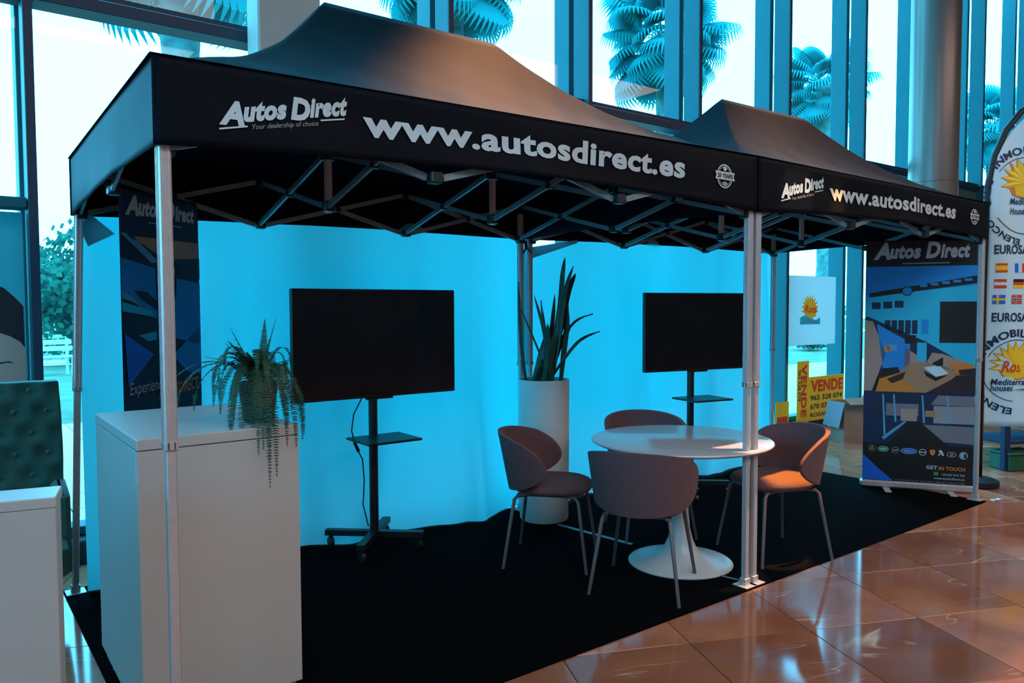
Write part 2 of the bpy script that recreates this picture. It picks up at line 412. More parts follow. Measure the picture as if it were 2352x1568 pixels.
# ================================================================== OUTSIDE
gr = struct(MB().box((20, 46, -.12), (130, 74, .1)).build('ground_lawn', m_grass))
pv = sempty('terrace_paving', (0, 0, 0))
MB().box((8, 6.1, -.11), (40, 6.25, .1)).build('paving_bed', m_path, pv)
p0 = None
for i in range(16):
    for j in range(11):
        x = -1.7+i*.55; y = 3.3+j*.55
        if p0 is None:
            p0 = MB().bbox((0, 0, 0), (.54, .54, .05), .004).build('paving_slab', m_paving, pv); o = p0
        else: o = p0.copy(); C.objects.link(o)
        o.parent = pv; o.location = (x, y, -.04+random.uniform(-.001, .001))
def pathf(u, v): return Vector((-8+u*60, 21.0+v*2.6+math.sin(u*7)*.5, -.055))
struct(MB().grid(pathf, 30, 1).build('garden_path', m_path))

# palms
def fan_mesh():
    b = MB(); n = 30
    pet = [(0, 0, 0), (.35, 0, .10), (.75, 0, .12), (1.0, 0, .05)]
    b.tube(pet, [.022, .018, .012, .010], 5)
    c = Vector((1.0, 0, .05))
    for k in range(n):
        a = R(-118+236*k/(n-1)); L = .92-.22*abs(k-(n-1)/2)/(n/2)
        d = Vector((math.cos(a), math.sin(a), 0)); s_ = Vector((-math.sin(a), math.cos(a), 0))
        w0 = .028; p = [c, c+d*L*.5+Vector((0, 0, -.05)), c+d*L*.8+Vector((0, 0, -.20)), c+d*L*.93+Vector((0, 0, -.46))]
        p[2] += Vector((.06, 0, 0)); ww = [.010, .056, .036, .005]
        vs = []
        for q, wv in zip(p, ww): vs += [q-s_*wv, q+s_*wv+Vector((0, 0, .012))]
        b.add(vs, [(0, 1, 3, 2), (2, 3, 5, 4), (4, 5, 7, 6)])
    return b
fan0 = fan_mesh().build('palm_leaf', m_palm)
fan_me = fan0.data; bpy.data.objects.remove(fan0)
def palm(x, y, zc, r, scale, seed, label, nleaf=46):
    rnd = random.Random(seed)
    t = thing('palm_tree', label, 'palm tree', (x, y, -.08), 0, 'palms in the garden outside the windows')
    pts = []; rr = []
    n = 26
    for i in range(n+1):
        z = (zc+.08)*i/n; pts.append((rnd.uniform(-.01, .01), rnd.uniform(-.01, .01), z)); rr.append(r*(1.15 if i == 0 else (1.0+.10*(i % 2))*(1 if i < n-3 else 1.25)))
    MB().tube(pts, rr, 12).build('trunk', m_trunk, t, smooth=40)
    for i in range(nleaf):
        o = bpy.data.objects.new('palm_leaf', fan_me); C.objects.link(o); o.parent = t
        az = i*2.39996+rnd.uniform(-.2, .2); f = i/nleaf
        el = R(62-118*f+rnd.uniform(-8, 8))
        o.location = (.08*math.cos(az), .08*math.sin(az), zc+.1-.25*f)
        o.rotation_mode = 'XYZ'; o.rotation_euler = (rnd.uniform(-.3, .3), -el, az)
        s_ = scale*rnd.uniform(.85, 1.1); o.scale = (s_, s_, s_)
    return t
palm(2.60, 10.2, 7.7, .27, 1.05, 1, 'palm with the thickest trunk, rising above the left corner of the nearer gazebo')
palm(8.75, 12, 9.1, .22, 1.0, 2, 'palm whose hanging leaves show above the ridge of the nearer gazebo')
palm(15.7, 12.1, 8.9, .21, 1.0, 3, 'palm with a full crown seen right of the nearer gazebo ridge')
palm(28.6, 15, 10.4, .24, 1.05, 4, 'palm whose crown stands just above the farther gazebo')
palm(52.5, 18, 12.3, .30, 1.6, 5, 'most distant palm, right of the round column')
# leafy tree and shrubs
def bushy(name, label, cat, c, rad, n, ls, seed, trunk=True):
    rnd = random.Random(seed); t = thing(name, label, cat, (c[0], c[1], -.07))
    if trunk: MB().tube([(0, 0, 0), (.05, 0, c[2]*.5), (0, 0, c[2])], [.12, .09, .05], 8).build('trunk', m_trunk, t)
    b = MB()
    blobs = [(Vector((rnd.uniform(-.6, .6)*rad[0], rnd.uniform(-.6, .6)*rad[1], c[2]+rnd.uniform(-.6, .6)*rad[2])), rnd.uniform(.35, .55)) for _ in range(14)]
    for i in range(n):
        bc, br = rnd.choice(blobs); d = Vector((rnd.gauss(0, 1), rnd.gauss(0, 1), rnd.gauss(0, 1))).normalized()*rnd.uniform(.6, 1)
        p = bc+Vector((d.x*rad[0]*br, d.y*rad[1]*br, d.z*rad[2]*br)); p.z = max(p.z, .03)
        a = Vector((rnd.gauss(0, 1), rnd.gauss(0, 1), rnd.gauss(0, 1))).normalized(); e = a.orthogonal().normalized()*ls*.5; a *= ls
        b.add([p, p+a*.5+e, p+a, p+a*.5-e], [(0, 1, 2, 3)])
    f = b.build('foliage', m_tree, t); f['kind'] = 'stuff'; return t
bushy('garden_tree', 'leafy tree on the lawn seen beyond the left back post of the gazebo', 'tree', (2.9, 21.5, 2.1), (2.3, 2.0, 1.9), 5200, .20, 11)
bushy('garden_tree', 'wide leafy tree behind the path, left of the curtain', 'tree', (.2, 27, 2.0), (2.6, 2.0, 1.6), 3500, .22, 12)
bushy('garden_shrub', 'low dark shrub on the lawn seen through the pane with the yellow signs', 'shrub', (24.0, 12.6, .5), (.9, .7, .5), 1500, .14, 13, False)
bushy('hedge', 'clipped hedge far across the lawn behind the yellow signs', 'hedge', (37, 22.5, .7), (7, 1.0, .8), 4000, .25, 14, False)
# garden bench
bn = thing('garden_bench', 'small pale garden bench beside the path far outside', 'bench', (1.5, 18.2, -.07), R(10))
for i in range(3): MB().box((0, -.16+i*.14, .44), (1.2, .11, .03)).build('slat', m_white, bn)
for i in range(2): MB().box((0, .24, .62+i*.15), (1.2, .03, .11)).build('slat', m_white, bn)
for sx in (-1, 1):
    MB().box((sx*.5, -.18, .215), (.05, .05, .43)).build('leg', m_white, bn); MB().box((sx*.5, .22, .41), (.05, .05, .82)).build('leg', m_white, bn)

# ================================================================== CARPET
cp = MB()
cv = [(-.05, -.045), (5.83, -.02), (5.80, 1.93), (2.9, 2.06), (-.06, 2.19)]
cp.add([(x, y, .0005) for x, y in cv]+[(x, y, .006) for x, y in cv], [tuple(reversed(range(5))), tuple(range(5, 10))]+[(i, (i+1) % 5, 5+(i+1) % 5, 5+i) for i in range(5)])
tag(cp.build('carpet', m_carpet), 'black carpet laid under both gazebos on the marble floor', 'carpet')

# ================================================================== GAZEBOS
ZU, ZL = 2.235, 1.992
def tent(label, A, B, E, D, zlow, ztop, seed, post_off, pofs={}, splay={}):
    """corner order: front-left, front-right, back-right, back-left (x,y)"""
    rnd = random.Random(seed)
    t = thing('gazebo', label, 'gazebo', (0, 0, 0), 0, 'printed pop-up gazebos of the stand')
    A, B, E, D = map(Vector, (A, B, E, D))
    def m(a, b): p = (A*(1-a)+B*a)*(1-b)+(D*(1-a)+E*a)*b; return p
    # posts
    for (a, b), sx, sy in (((0, 0), 1, 1), ((1, 0), -1, 1), ((1, 1), -1, -1), ((0, 1), 1, -1)):
        p = m(a, b); x, y = p.x+sx*post_off, p.y+sy*.02
        x += pofs.get((a, b), 0)
        pz = 2.06
        sv = splay.get((a, b), (0, 0))
        def lean(q):
            q.v = [(X_+sv[0]*(1-Z_/2), Y_+sv[1]*(1-Z_/2), Z_) for X_, Y_, Z_ in q.v]; return q
        pb = MB()
        pb.bbox((x, y, (1.08+pz+.12)/2), (.038, .038, pz+.12-1.08), .005)
        for q in (-.009, .009):   # ribs of the extruded profile
            pb.box((x+q, y-.0195, 1.63), (.005, .004, 1.1)); pb.box((x-.0195, y+q, 1.63), (.004, .005, 1.1))
        po = lean(pb).build('post', m_alu, t)
        lean(MB().bbox((x, y, .555), (.031, .031, 1.08), .004)).build('lower_leg', m_alu, po)
        lean(MB().bbox((x, y, 1.09), (.043, .043, .03), .004)).build('collar', m_alu, po)
        ft = MB().bbox((x, y, .010), (.095, .095, .007), .002); ft.bbox((x, y, .03), (.042, .042, .04), .003)
        lean(ft).build('foot_plate', m_alu, po)
        MB().bbox((x+sx*.010, y+sy*.012, ZL), (.052, .052, .05), .005).build('slider_bracket', m_plastic, t)
        MB().bbox((x+sx*.010, y+sy*.012, ZU), (.052, .052, .06), .005).build('corner_bracket', m_plastic, t)
    # scissor trusses
    def unit(p, q, off):
        d = Vector((q.x-p.x, q.y-p.y, 0)).normalized(); s_ = Vector((-d.y, d.x, 0))*off
        P = lambda v, z: Vector((v.x, v.y, z))
        e = .03
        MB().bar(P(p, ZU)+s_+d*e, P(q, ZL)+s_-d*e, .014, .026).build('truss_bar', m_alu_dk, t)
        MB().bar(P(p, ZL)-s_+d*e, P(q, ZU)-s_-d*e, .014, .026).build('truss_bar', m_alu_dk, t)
        mid = (P(p, 0)+P(q, 0))/2
        MB().bbox((mid.x, mid.y, (ZU+ZL)/2), (.04, .04, .034), .005, math.atan2(d.y, d.x)).build('pivot_joint', m_plastic, t)
    ins = .03
    fy, by = .02/2.0, 1-.02/2.0
    for bb in (fy, by):
        for i in range(3): unit(m(i/3, bb), m((i+1)/3, bb), .011)
        for i in (1, 2):
            for z in (ZU, ZL):
                p = m(i/3, bb); MB().bbox((p.x, p.y, z), (.05, .05, .045), .005).build('hub_joint', m_plastic, t)
    for aa in (.012, .988):
        for j in range(2): unit(m(aa, j/2), m(aa, (j+1)/2), .011)
        for z in (ZU, ZL):
            p = m(aa, .5); MB().bbox((p.x, p.y, z), (.05, .05, .045), .005).build('hub_joint', m_plastic, t)
    for i in (1, 2):
        for j in range(2): unit(m(i/3, j/2), m(i/3, (j+1)/2), .011)
        p = m(i/3, .5)
        MB().tube([(p.x, p.y, ZL-.03), (p.x, p.y, 2.90)], .019, 10).build('king_post', m_alu, t, smooth=40)
        for z in (ZU, ZL): MB().tube([(p.x, p.y, z-.024), (p.x, p.y, z+.024)], .032, 10).build('hub_joint', m_plastic, t)
    # roof fabric
    zr = 2.955
    def zt(a, b): return (ztop[0]*(1-a)+ztop[1]*a)*(1-b)+(ztop[3]*(1-a)+ztop[2]*a)*b
    def roofz(a, b):
        zt_ = zt(a, b)
        # a: 0..1 along length, b: 0..1 depth
        tt = min(b/.5, (1-b)/.5, a/(1/3), (1-a)/(1/3), 1)
        g = .42*tt+.58*tt**2.3
        if tt > .97: g -= (tt-.97)*.25
        edge = min(a, 1-a, b*.7, (1-b)*.7)
        wr = (.006*math.sin(a*31+b*11+seed)*math.sin(b*19+1)+.004*math.sin(a*70-b*30))*(1-tt)*min(1, tt*8)
        lip = -.012*math.exp(-((tt-.10)/.06)**2)
        return zt_+.004+(zr-zt_)*g+wr+lip
    def roof(u, v):
        p = m(u, v); return Vector((p.x+(u-.5)*.04, p.y+(v-.5)*.04, roofz(u, v)))
    rb = MB()
    TT = lambda j: j
    rb.grid(lambda s_, t_: roof(t_/3*(1-s_)+(1-t_/3)*s_, t_/2), 64, 30)
    rb.grid(lambda s_, t_: roof((1-t_/3)*(1-s_)+t_/3*s_, 1-t_/2), 64, 30)
    rb.grid(lambda s_, t_: roof(t_/3, (1-t_/2)*(1-s_)+t_/2*s_), 44, 30)
    rb.grid(lambda s_, t_: roof(1-t_/3, t_/2*(1-s_)+(1-t_/2)*s_), 44, 30)
    ro = rb.build('canopy_roof', m_fabric, t, smooth=True)
    md = ro.modifiers.new('weld', 'WELD'); md.merge_threshold = .0006; md = ro.modifiers.new('thickness', 'SOLIDIFY'); md.thickness = .0015; md.offset = -1
    # valances
    corners = [(0, 0), (1, 0), (1, 1), (0, 1)]
    names = ['front', 'right', 'back', 'left']
    for k in range(4):
        c0, c1 = corners[k], corners[(k+1) % 4]
        p0, p1 = m(*c0), m(*c1); d = (p1-p0); L = d.length; d = d.normalized(); nrm = Vector((d.y, -d.x))
        z0a, z0b = zlow[k], zlow[(k+1) % 4]; ta, tb_ = ztop[k], ztop[(k+1) % 4]
        ph = rnd.uniform(0, 6)
        def vf(u, v, lay=0, p0=p0, d=d, L=L, nrm=nrm, z0a=z0a, z0b=z0b, ph=ph, k=k, ta=ta, tb_=tb_):
            # u metres along, v metres above 2.0 (0..0.28)
            s = u/L; zb = z0a*(1-s)+z0b*s+(.042 if k == 0 else .018)*math.sin(math.pi*min(max(s, 0), 1))*(1-min(1, v/.28))
            zc_ = ta*(1-s)+tb_*s+.004; h = .279; zz = zb+(v/h)*(zc_-zb) if v < h else zc_
            env = math.sin(math.pi*min(max(s, 0), 1))**.5 if 0 < s < 1 else 0
            o = (.014 if k in (0, 2) else .008)+env*(1 if k in (0, 2) else .3)*(1-v/.28)*(.012*math.sin(u*5+ph)+.006*math.sin(u*13+2*ph)+.01)+.004*math.sin(v*22+u*1.5)*env+lay*.0022
            q = p0+d*u+nrm*o
            return Vector((q.x, q.y, zz))
        vb = MB().grid(lambda a, b, vf=vf, L=L: vf(a*(L+.03)-.015, b*.279), 70, 10)
        vo = vb.build('valance', m_valance, t, smooth=True)
        md = vo.modifiers.new('thickness', 'SOLIDIFY'); md.thickness = .0015
        vo['label'] = names[k]+' valance' + (' printed with the firm name and web address' if k == 0 else '')
        if k == 0:
            pr = Print(vf)
            pr = Print(lambda u, v, lay=0, vf=vf: vf(u+.016, v, lay))
            pr.text('A', .156, .085, .235, .108, 0, 2, .05, .25)
            pr.text('utos', .232, .101, .372, .092, 0, 2, .055, .2, slope=.21)
            pr.text('D', .384, .131, .452, .105, 0, 2, .055, .2)
            pr.text('irect', .450, .146, .585, .092, 0, 2, .055, .2, slope=.21)
            def ln(u0, v0, u1, v1, th=.006): pr.poly([(u0, v0), (u1, v1), (u1, v1+th), (u0, v0+th)], 0, 2)
            ln(.156, .062, .243, .080); ln(.487, .134, .575, .152)
            pr.build('printed_logo', [m_letter, m_letter_dim, m_black], vo); pr = Print(vf)
            pr.text('Your dealership of choice', .273, .074, .494, .026, 1, 2, .0, .2, slope=.19)
            pr.build('printed_slogan', [m_letter, m_letter_dim, m_black], vo); pr = Print(vf)
            pr.text('www.autosdirect.es', .66, .104, 2.335, .146, 0, 2, .035, 0, slope=.004)
            # round emblem with ribbon
            pr.build('printed_web_address', [m_letter, m_letter_dim, m_black], vo); pr = Print(vf)
            pr.ring(2.634, .148, .062, .060, .007, 0, 2); pr.ring(2.634, .148, .050, .048, .004, 1, 2)
            pr.poly([(2.634-.078, .130), (2.634+.078, .130), (2.634+.070, .150), (2.634+.078, .170), (2.634-.078, .170), (2.634-.070, .150)], 0, 3)
            pr.text('20 YEARS', 2.634-.062, .140, 2.634+.062, .030, 2, 4, .02)
            pr.disc(2.634, .186, .014, .012, 0, 3); pr.disc(2.634, .110, .022, .012, 1, 3)
            pr.build('printed_emblem', [m_letter, m_letter_dim, m_black], vo)
    return t
tent('nearer pop-up gazebo with black roof, standing over the counter and large screen', (-.020, -.004), (2.885, 0), (2.89, 2.0), (.03, 2.07),
     (1.99, 2.0, 2.0, 1.985), (2.252, 2.288, 2.28, 2.275), 1, .02, {(0, 0): 0, (1, 0): .010}, {(0, 1): (-.06, .06)})
tent('farther pop-up gazebo with black roof, standing over the smaller screen and tall roll-up', (2.925, 0), (5.83, .03), (5.80, 1.86), (2.935, 2.0),
     (2.0, 2.005, 2.0, 2.0), (2.288, 2.275, 2.275, 2.28), 2, .02)

# ================================================================== CURTAINS
def curtain(x0, y0, x1, y1, ztopf, zbot, seed, rag=0):
    rnd = random.Random(seed)
    rad = [(rnd.uniform(0, 1), rnd.uniform(-.5, .5), rnd.uniform(.05, .10), rnd.uniform(.02, .05)) for _ in range(9)]
    n = Vector((y1-y0, -(x1-x0))).normalized()
    def fn(u, v):
        s = u; o = .006*math.sin(u*31)+.004*math.sin(u*57+1)
        for (c, k, a, w_) in rad:
            o += a*math.exp(-((u-c-k*(1-v)*.35)/w_)**2)*(1-v)**.7*.8
        o += .05*(1-v)**3*math.sin(u*9+1)
        ed = 0
        if rag: ed = (.010*math.sin(v*19)+.014*math.sin(v*7+1))*(u**6)
        x = x0+(x1-x0)*u+ed; y = y0+(y1-y0)*u
        zt = ztopf(u); z = zbot+(zt-zbot)*v
        return Vector((x+n.x*o, y+n.y*o, z))
    return fn
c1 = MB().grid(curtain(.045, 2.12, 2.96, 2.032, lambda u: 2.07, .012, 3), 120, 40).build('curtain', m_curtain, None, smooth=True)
tag(c1, 'white cloth side wall hanging behind the large screen of the nearer gazebo', 'curtain')
def top2(u):
    x = u*2.86
    return 2.06 if x > .52 else 1.945+.115*(x/.52)**3
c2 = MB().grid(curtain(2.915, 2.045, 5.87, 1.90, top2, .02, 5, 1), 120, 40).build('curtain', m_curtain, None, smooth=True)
tag(c2, 'white cloth side wall hanging behind the smaller screen, its right edge wavy', 'curtain')
# folded-over flaps of the side walls
def flap(p, name, parent):
    b = MB(); vs = [Vector(q) for q in p]; b.add(vs, [tuple(range(len(vs)))]); o = b.build('folded_flap', m_curtain, parent)
    md = o.modifiers.new('t', 'SOLIDIFY'); md.thickness = .002; return o
flap([(.10, 2.06, 2.0), (.215, 2.055, 1.90), (.09, 2.07, 1.83), (.05, 2.07, 1.93)], 'f', c1)
flap([(2.97, 1.99, 1.945), (3.42, 1.975, 2.02), (3.42, 1.973, 1.995), (2.97, 1.985, 1.86)], 'f', c2)
# strap clip under the corner joint between the two gazebos
cl = MB(); cl.tube([(2.90, 1.96, 1.99), (2.902, 1.95, 1.93)], .012, 8); cl.tube([(2.902, 1.95, 1.935), (2.868, 1.94, 1.895)], .006, 6); cl.tube([(2.902, 1.95, 1.935), (2.94, 1.94, 1.90)], .006, 6)
tag(cl.build('strap_clip', m_plastic), 'black two-pronged strap clip hanging at the back post between the gazebos', 'clip')

# ================================================================== COUNTER
def counter():
    t = thing('reception_counter', 'tall white laminate counter with the fern on top, behind the front left post', 'counter', (-.047, .27, .006), R(0))
    W_, D_, H_ = .555, .80, 1.07
    MB().bbox((W_/2, D_/2, H_-.019), (W_, D_, .038), .003).build('worktop', m_lam, t)
    MB().bbox((W_/2, .014, (H_-.041+.10)/2), (W_-.004, .022, H_-.041-.10), .002).build('front_panel', m_lam, t)
    MB().bbox((.012, D_/2+.012, (H_-.041+.10)/2), (.022, D_-.03, H_-.041-.10), .002).build('side_panel', m_lam, t)
    MB().bbox((W_-.012, D_/2+.012, (H_-.041+.10)/2), (.022, D_-.03, H_-.041-.10), .002).build('side_panel', m_lam, t)
    MB().bbox((W_/2, D_/2, .55), (W_-.05, D_-.06, .02), .002).build('shelf', m_lam, t)
    for x in (.05, W_-.05):
        for y in (.06, D_-.04): MB().tube([(x, y, 0), (x, y, .06)], .016, 12).build('foot', m_alu, t)
    MB().box((W_/2, D_/2, .07), (W_-.03, D_-.06, .02)).build('base_board', m_lam, t)
    return t
counter()
# neighbouring booth counter
t = thing('reception_counter', 'lower white laminate counter at the left edge in front of the green armchair', 'counter', (-.315, -.085, 0), R(-12))
MB().bbox((-.65, .075, .985), (1.3, .15, .03), .003).build('worktop', m_lam, t)
MB().bbox((-.65, .012, .485), (1.296, .02, .97), .002).build('front_panel', m_lam, t)
for x in (-.014, -1.286): MB().bbox((x, .082, .485), (.02, .12, .97), .002).build('side_panel', m_lam, t)

# ================================================================== FERN
def blade_frond(p0, p1, p2, p3, wid, seed):
    rnd = random.Random(seed); b = MB(); p0, p1, p2, p3 = map(Vector, (p0, p1, p2, p3)); n = 56
    P = lambda s: p0*(1-s)**3+p1*3*s*(1-s)**2+p2*3*s*s*(1-s)+p3*s**3
    fine = [P(i/200) for i in range(201)]; cum = [0]
    for i in range(200): cum.append(cum[-1]+(fine[i+1]-fine[i]).length)
    pts = []; j = 0
    for i in range(n+1):
        while j < 199 and cum[j+1] < cum[-1]*i/n: j += 1
        pts.append(fine[j+1] if i else fine[0])
    b.tube(pts[::2], [.0022*(1-.7*i/(n/2)) for i in range(len(pts[::2]))], 4, 1)
    for i in range(3, n+1):
        t_ = (pts[i]-pts[i-1]).normalized(); sd = t_.cross(Vector((0, 0, 1)))
        if sd.length < .3: sd = t_.cross(Vector((.6, .8, 0)))
        sd.normalize()
        if i == 3: prev = sd
        if sd.dot(prev) < 0: sd = -sd
        prev = sd; up_ = sd.cross(t_)
        f = i/n; L = wid*(.45+1.0*f if f < .45 else .9*(1-(f-.45)/.55)**.8+.10)*rnd.uniform(.85, 1.1)
        hw = .0032*(1-.4*f)
        for sg in (-1, 1):
            d = (sd*sg+t_*.25+up_*rnd.uniform(-.25, .05)).normalized()
            a = pts[i]; b.add([a-t_*hw, a+d*L*.5-t_*hw*.9, a+d*L, a+d*L*.5+t_*hw*1.1, a+t_*hw*.6], [(0, 1, 2, 3, 4)])
    return b
fern = thing('potted_fern', 'bushy fern in a small black pot on the corner of the tall white counter', 'plant', (.415, .44, 1.077))
MB().lathe([(.052, 0), (.056, .005), (.072, .13), (.076, .135), (.076, .15), (.070, .15), (.066, .13), (0, .125)], n=28).build('pot', m_black, fern, smooth=35)
MB().lathe([(.066, .122), (.04, .135), (0, .14)], n=20).build('soil', m_soil, fern)
Rv = Vector((.798, -.603, 0)); Tv = Vector((-.603, -.798, 0))
# tips: (right, up from counter top, towards camera)
tips = [(-.095, .355, .02), (.03, .385, .0), (.078, .39, .02), (-.175, .25, .06), (-.30, .085, .12), (-.205, .055, .10), (-.165, .12, .02), (-.085, .05, .16),
        (-.052, -.07, .16), (-.008, -.175, .17), (.075, -.075, .18), (.03, -.08, .16), (.118, -.175, .17), (.096, -.12, .18), (.170, -.08, .10), (.188, -.04, .06), (.15, .06, .08),
        (.125, .22, .03), (.06, .22, .14), (-.06, .22, .14), (-.12, .16, .12), (.09, .13, .16), (.0, .27, .12), (-.15, .19, -.06), (.10, .18, -.10), (-.02, .15, -.16), (-.10, .30, .06), (.14, -.01, .12), (-.035, .03, .17)]
tips += [(a*.82+.012, z-.03+.02*(i % 3), tw+(.05 if i % 2 else -.06)) for i, (a, z, tw) in enumerate(tips[3:])]
for i, (a, z, tw) in enumerate(tips):
    tip = Rv*a+Tv*tw+Vector((0, 0, z)); base = Vector((Rv*a+Tv*tw)).normalized()*.02+Vector((0, 0, .13))
    hor = Rv*a+Tv*tw; topz = max(z, .13)+.05 if z < .25 else z*.8
    if z < .2: p1 = base+hor*.25+Vector((0, 0, .18)); p2 = hor*1.02+Vector((0, 0, max(.20, z+.14)))
    else: p1 = base+Vector((0, 0, .09)); p2 = base.lerp(tip, .6)+Vector((0, 0, .03))
    blade_frond(base, p1, p2, tip, .025 if i not in (2,) else .008, i).build('frond', [m_fern, m_fernstem], fern)

# ================================================================== PLANTER WITH SNAKE PLANT
pt = thing('tall_planter', 'tall cream cylinder planter with sword-shaped leaves, standing in front of the middle back post', 'planter', (2.86, 1.70, .006))
MB().lathe([(.165, 0), (.172, .01), (.178, .5), (.180, .985), (.176, .992), (.170, .985), (.168, .93), (0, .93)], n=48).build('pot', m_planter, pt, smooth=35)
MB().lathe([(.167, .93), (.12, .955), (0, .96)], n=24).build('soil', m_soil, pt)
SC = 4.613*327.
leaves = [([(185, 1440), (150, 1200), (125, 950), (112, 650), (100, 350)], 42), ([(420, 1440), (340, 1150), (240, 900), (130, 640)], 26),
 ([(360, 1440), (385, 1100), (375, 880), (330, 545)], 50), ([(390, 1440), (385, 1000), (350, 780), (268, 490)], 36), ([(300, 1440), (400, 1100), (455, 850), (490, 470)], 48),
 ([(430, 1440), (470, 1050), (540, 600), (565, 280), (590, 90)], 62), ([(440, 1440), (520, 950), (590, 450), (675, 185)], 52), ([(450, 1440), (550, 850), (640, 430), (712, 255)], 56),
 ([(330, 1440), (480, 1020), (600, 750), (632, 570)], 60), ([(545, 1440), (575, 1150), (610, 850), (625, 640)], 58), ([(400, 1440), (600, 1140), (760, 960), (962, 870)], 34),
 ([(350, 1440), (520, 1020), (700, 770), (892, 685)], 32), ([(400, 1440), (420, 1100), (408, 790)], 74), ([(265, 1440), (330, 1150), (420, 850)], 64), ([(420, 1440), (540, 1050), (655, 850)], 46),
 ([(460, 1440), (440, 1200), (470, 900)], 60), ([(250, 1440), (300, 1250), (380, 1000)], 50)]
for i, (pl, wd) in enumerate(leaves):
    rnd = random.Random(i); dep = rnd.uniform(-.05, .05)
    P3 = [Rv*((x-368)/SC)+Tv*(dep*(1+k*.3))+Vector((0, 0, .95+(1440-y)/SC)) for k, (x, y) in enumerate(pl)]
    # smooth polyline
    N = 12; pts = []
    for k in range(N+1):
        s = k/N*(len(P3)-1); j = min(int(s), len(P3)-2); f = s-j
        a = P3[max(j-1, 0)]; b_ = P3[j]; c_ = P3[j+1]; d_ = P3[min(j+2, len(P3)-1)]
        pts.append(.5*((2*b_)+(c_-a)*f+(2*a-5*b_+4*c_-d_)*f*f+(3*b_-a-3*c_+d_)*f**3))
    b = MB(); rows = []
    tw = rnd.uniform(-.5, .5)
    for k, p in enumerate(pts):
        f = k/N; wv = wd/SC*.36*(.55+.9*math.sin(math.pi*min(.98, f*.75+.1)) if f < .8 else (.55+.9*math.sin(math.pi*.7))*(1-(f-.8)/.2)**.7+.01)
        t_ = (pts[min(k+1, N)]-pts[max(k-1, 0)]).normalized(); sd = (Rv*math.cos(tw+f*.5)+Tv*math.sin(tw+f*.5)); sd = (sd-t_*sd.dot(t_)).normalized(); nn = sd.cross(t_)
        rows.append([p-sd*wv, p-sd*wv*.8-nn*.002, p-nn*.007, p+sd*wv*.8-nn*.002, p+sd*wv, p+nn*.003])
    vs = [q for r_ in rows for q in r_]
    for k in range(N):
        for q in range(6):
            q2 = (q+1) % 6
            b.add([], []); b.f.append((k*6+q, k*6+q2, (k+1)*6+q2, (k+1)*6+q)); b.m.append(1 if q in (0, 3) else 0)
    b.v = [tuple(v) for v in vs]
    b.build('leaf', [m_snake, m_snake_edge], pt, smooth=50)

# ================================================================== SCREENS ON STANDS
def tv(label, cx, cy, cz, W_, H_, rz, zshelf, diag):
    t = thing('screen_stand', label, 'screen', (cx, cy, .006), rz)
    s = MB().bbox((0, 0, cz), (W_, .035, H_), .004).build('screen_body', m_plastic, t)
    MB().box((0, -.0185, cz+.004), (W_-.014, .002, H_-.022)).build('display', m_screen, s)
    MB().bbox((.0, -.012, cz-H_/2-.006), (.18, .02, .012), .002).build('sensor_bar', m_plastic, s)
    MB().bbox((0, .045, cz), (.5, .05, .35), .01).build('wall_mount', m_plastic, t)
    MB().tube([(0, .075, .09), (0, .075, cz)], .028, 16).build('pole', m_plastic, t, smooth=40)
    MB().bbox((.0, -.07, zshelf), (.36, .30, .014), .003).build('shelf', m_plastic, t)
    for a in diag:
        d = Vector((math.cos(R(a)), math.sin(R(a)), 0)); q = Vector((0, .075, .095))
        lg = MB().bar(q+d*.02, q+d*.31, .05, .035).build('leg', m_plastic, t)
        e = q+d*.28
        cs_ = MB().tube([(e.x-.012, e.y, .032), (e.x+.012, e.y, .032)], .032, 14); cs_.bar((e.x, e.y, .03), (e.x, e.y, .08), .02, .02)
        cs_.build('castor', m_plastic, lg)
    return t
t1 = tv('large black screen on a wheeled pole stand behind the counter', 1.592, 1.75, 1.282, 1.09, .655, 0, .705, (-42, 48, 138, 228))
# cable hanging beside the pole
cbm = MB(); pts = [(1.515, 1.80, .97), (1.45, 1.80, .86), (1.435, 1.80, .76), (1.462, 1.80, .66), (1.50, 1.79, .58), (1.51, 1.79, .45), (1.50, 1.79, .30), (1.535, 1.79, .16)]
cbm.tube(pts, .004, 6); cbm.tube([(1.452, 1.80, .69), (1.478, 1.797, .63)], .011, 8)
for ob in (t1,): pass
co_ = cbm.build('power_cable', m_plastic); tag(co_, 'thin black cable hanging beside the pole of the large screen', 'cable')
tv('smaller black screen on a wheeled pole stand behind the round table', 4.208, 1.45, 1.30, 1.01, .605, R(-11.6), .78, (-30, 60, 150, 240))

# ================================================================== ROUND TABLE
tb = thing('round_table', 'round white table on a trumpet-shaped pedestal, in front of the right-hand screen', 'table', (2.895, .485, .006))
MB().lathe([(0, .700), (.42, .702), (.50, .708), (.517, .716), (.520, .722), (.517, .728), (.512, .730), (0, .730)], n=96).build('tabletop', m_table, tb, smooth=40)
MB().lathe([(.300, 0), (.302, .006), (.296, .012), (.25, .019), (.19, .031), (.13, .056), (.095, .09), (.072, .14), (.055, .21), (.047, .30), (.046, .42), (.052, .53), (.070, .62), (.10, .68), (.12, .6995), (0, .6995)], n=64).build('pedestal', m_tulip, tb, smooth=50)

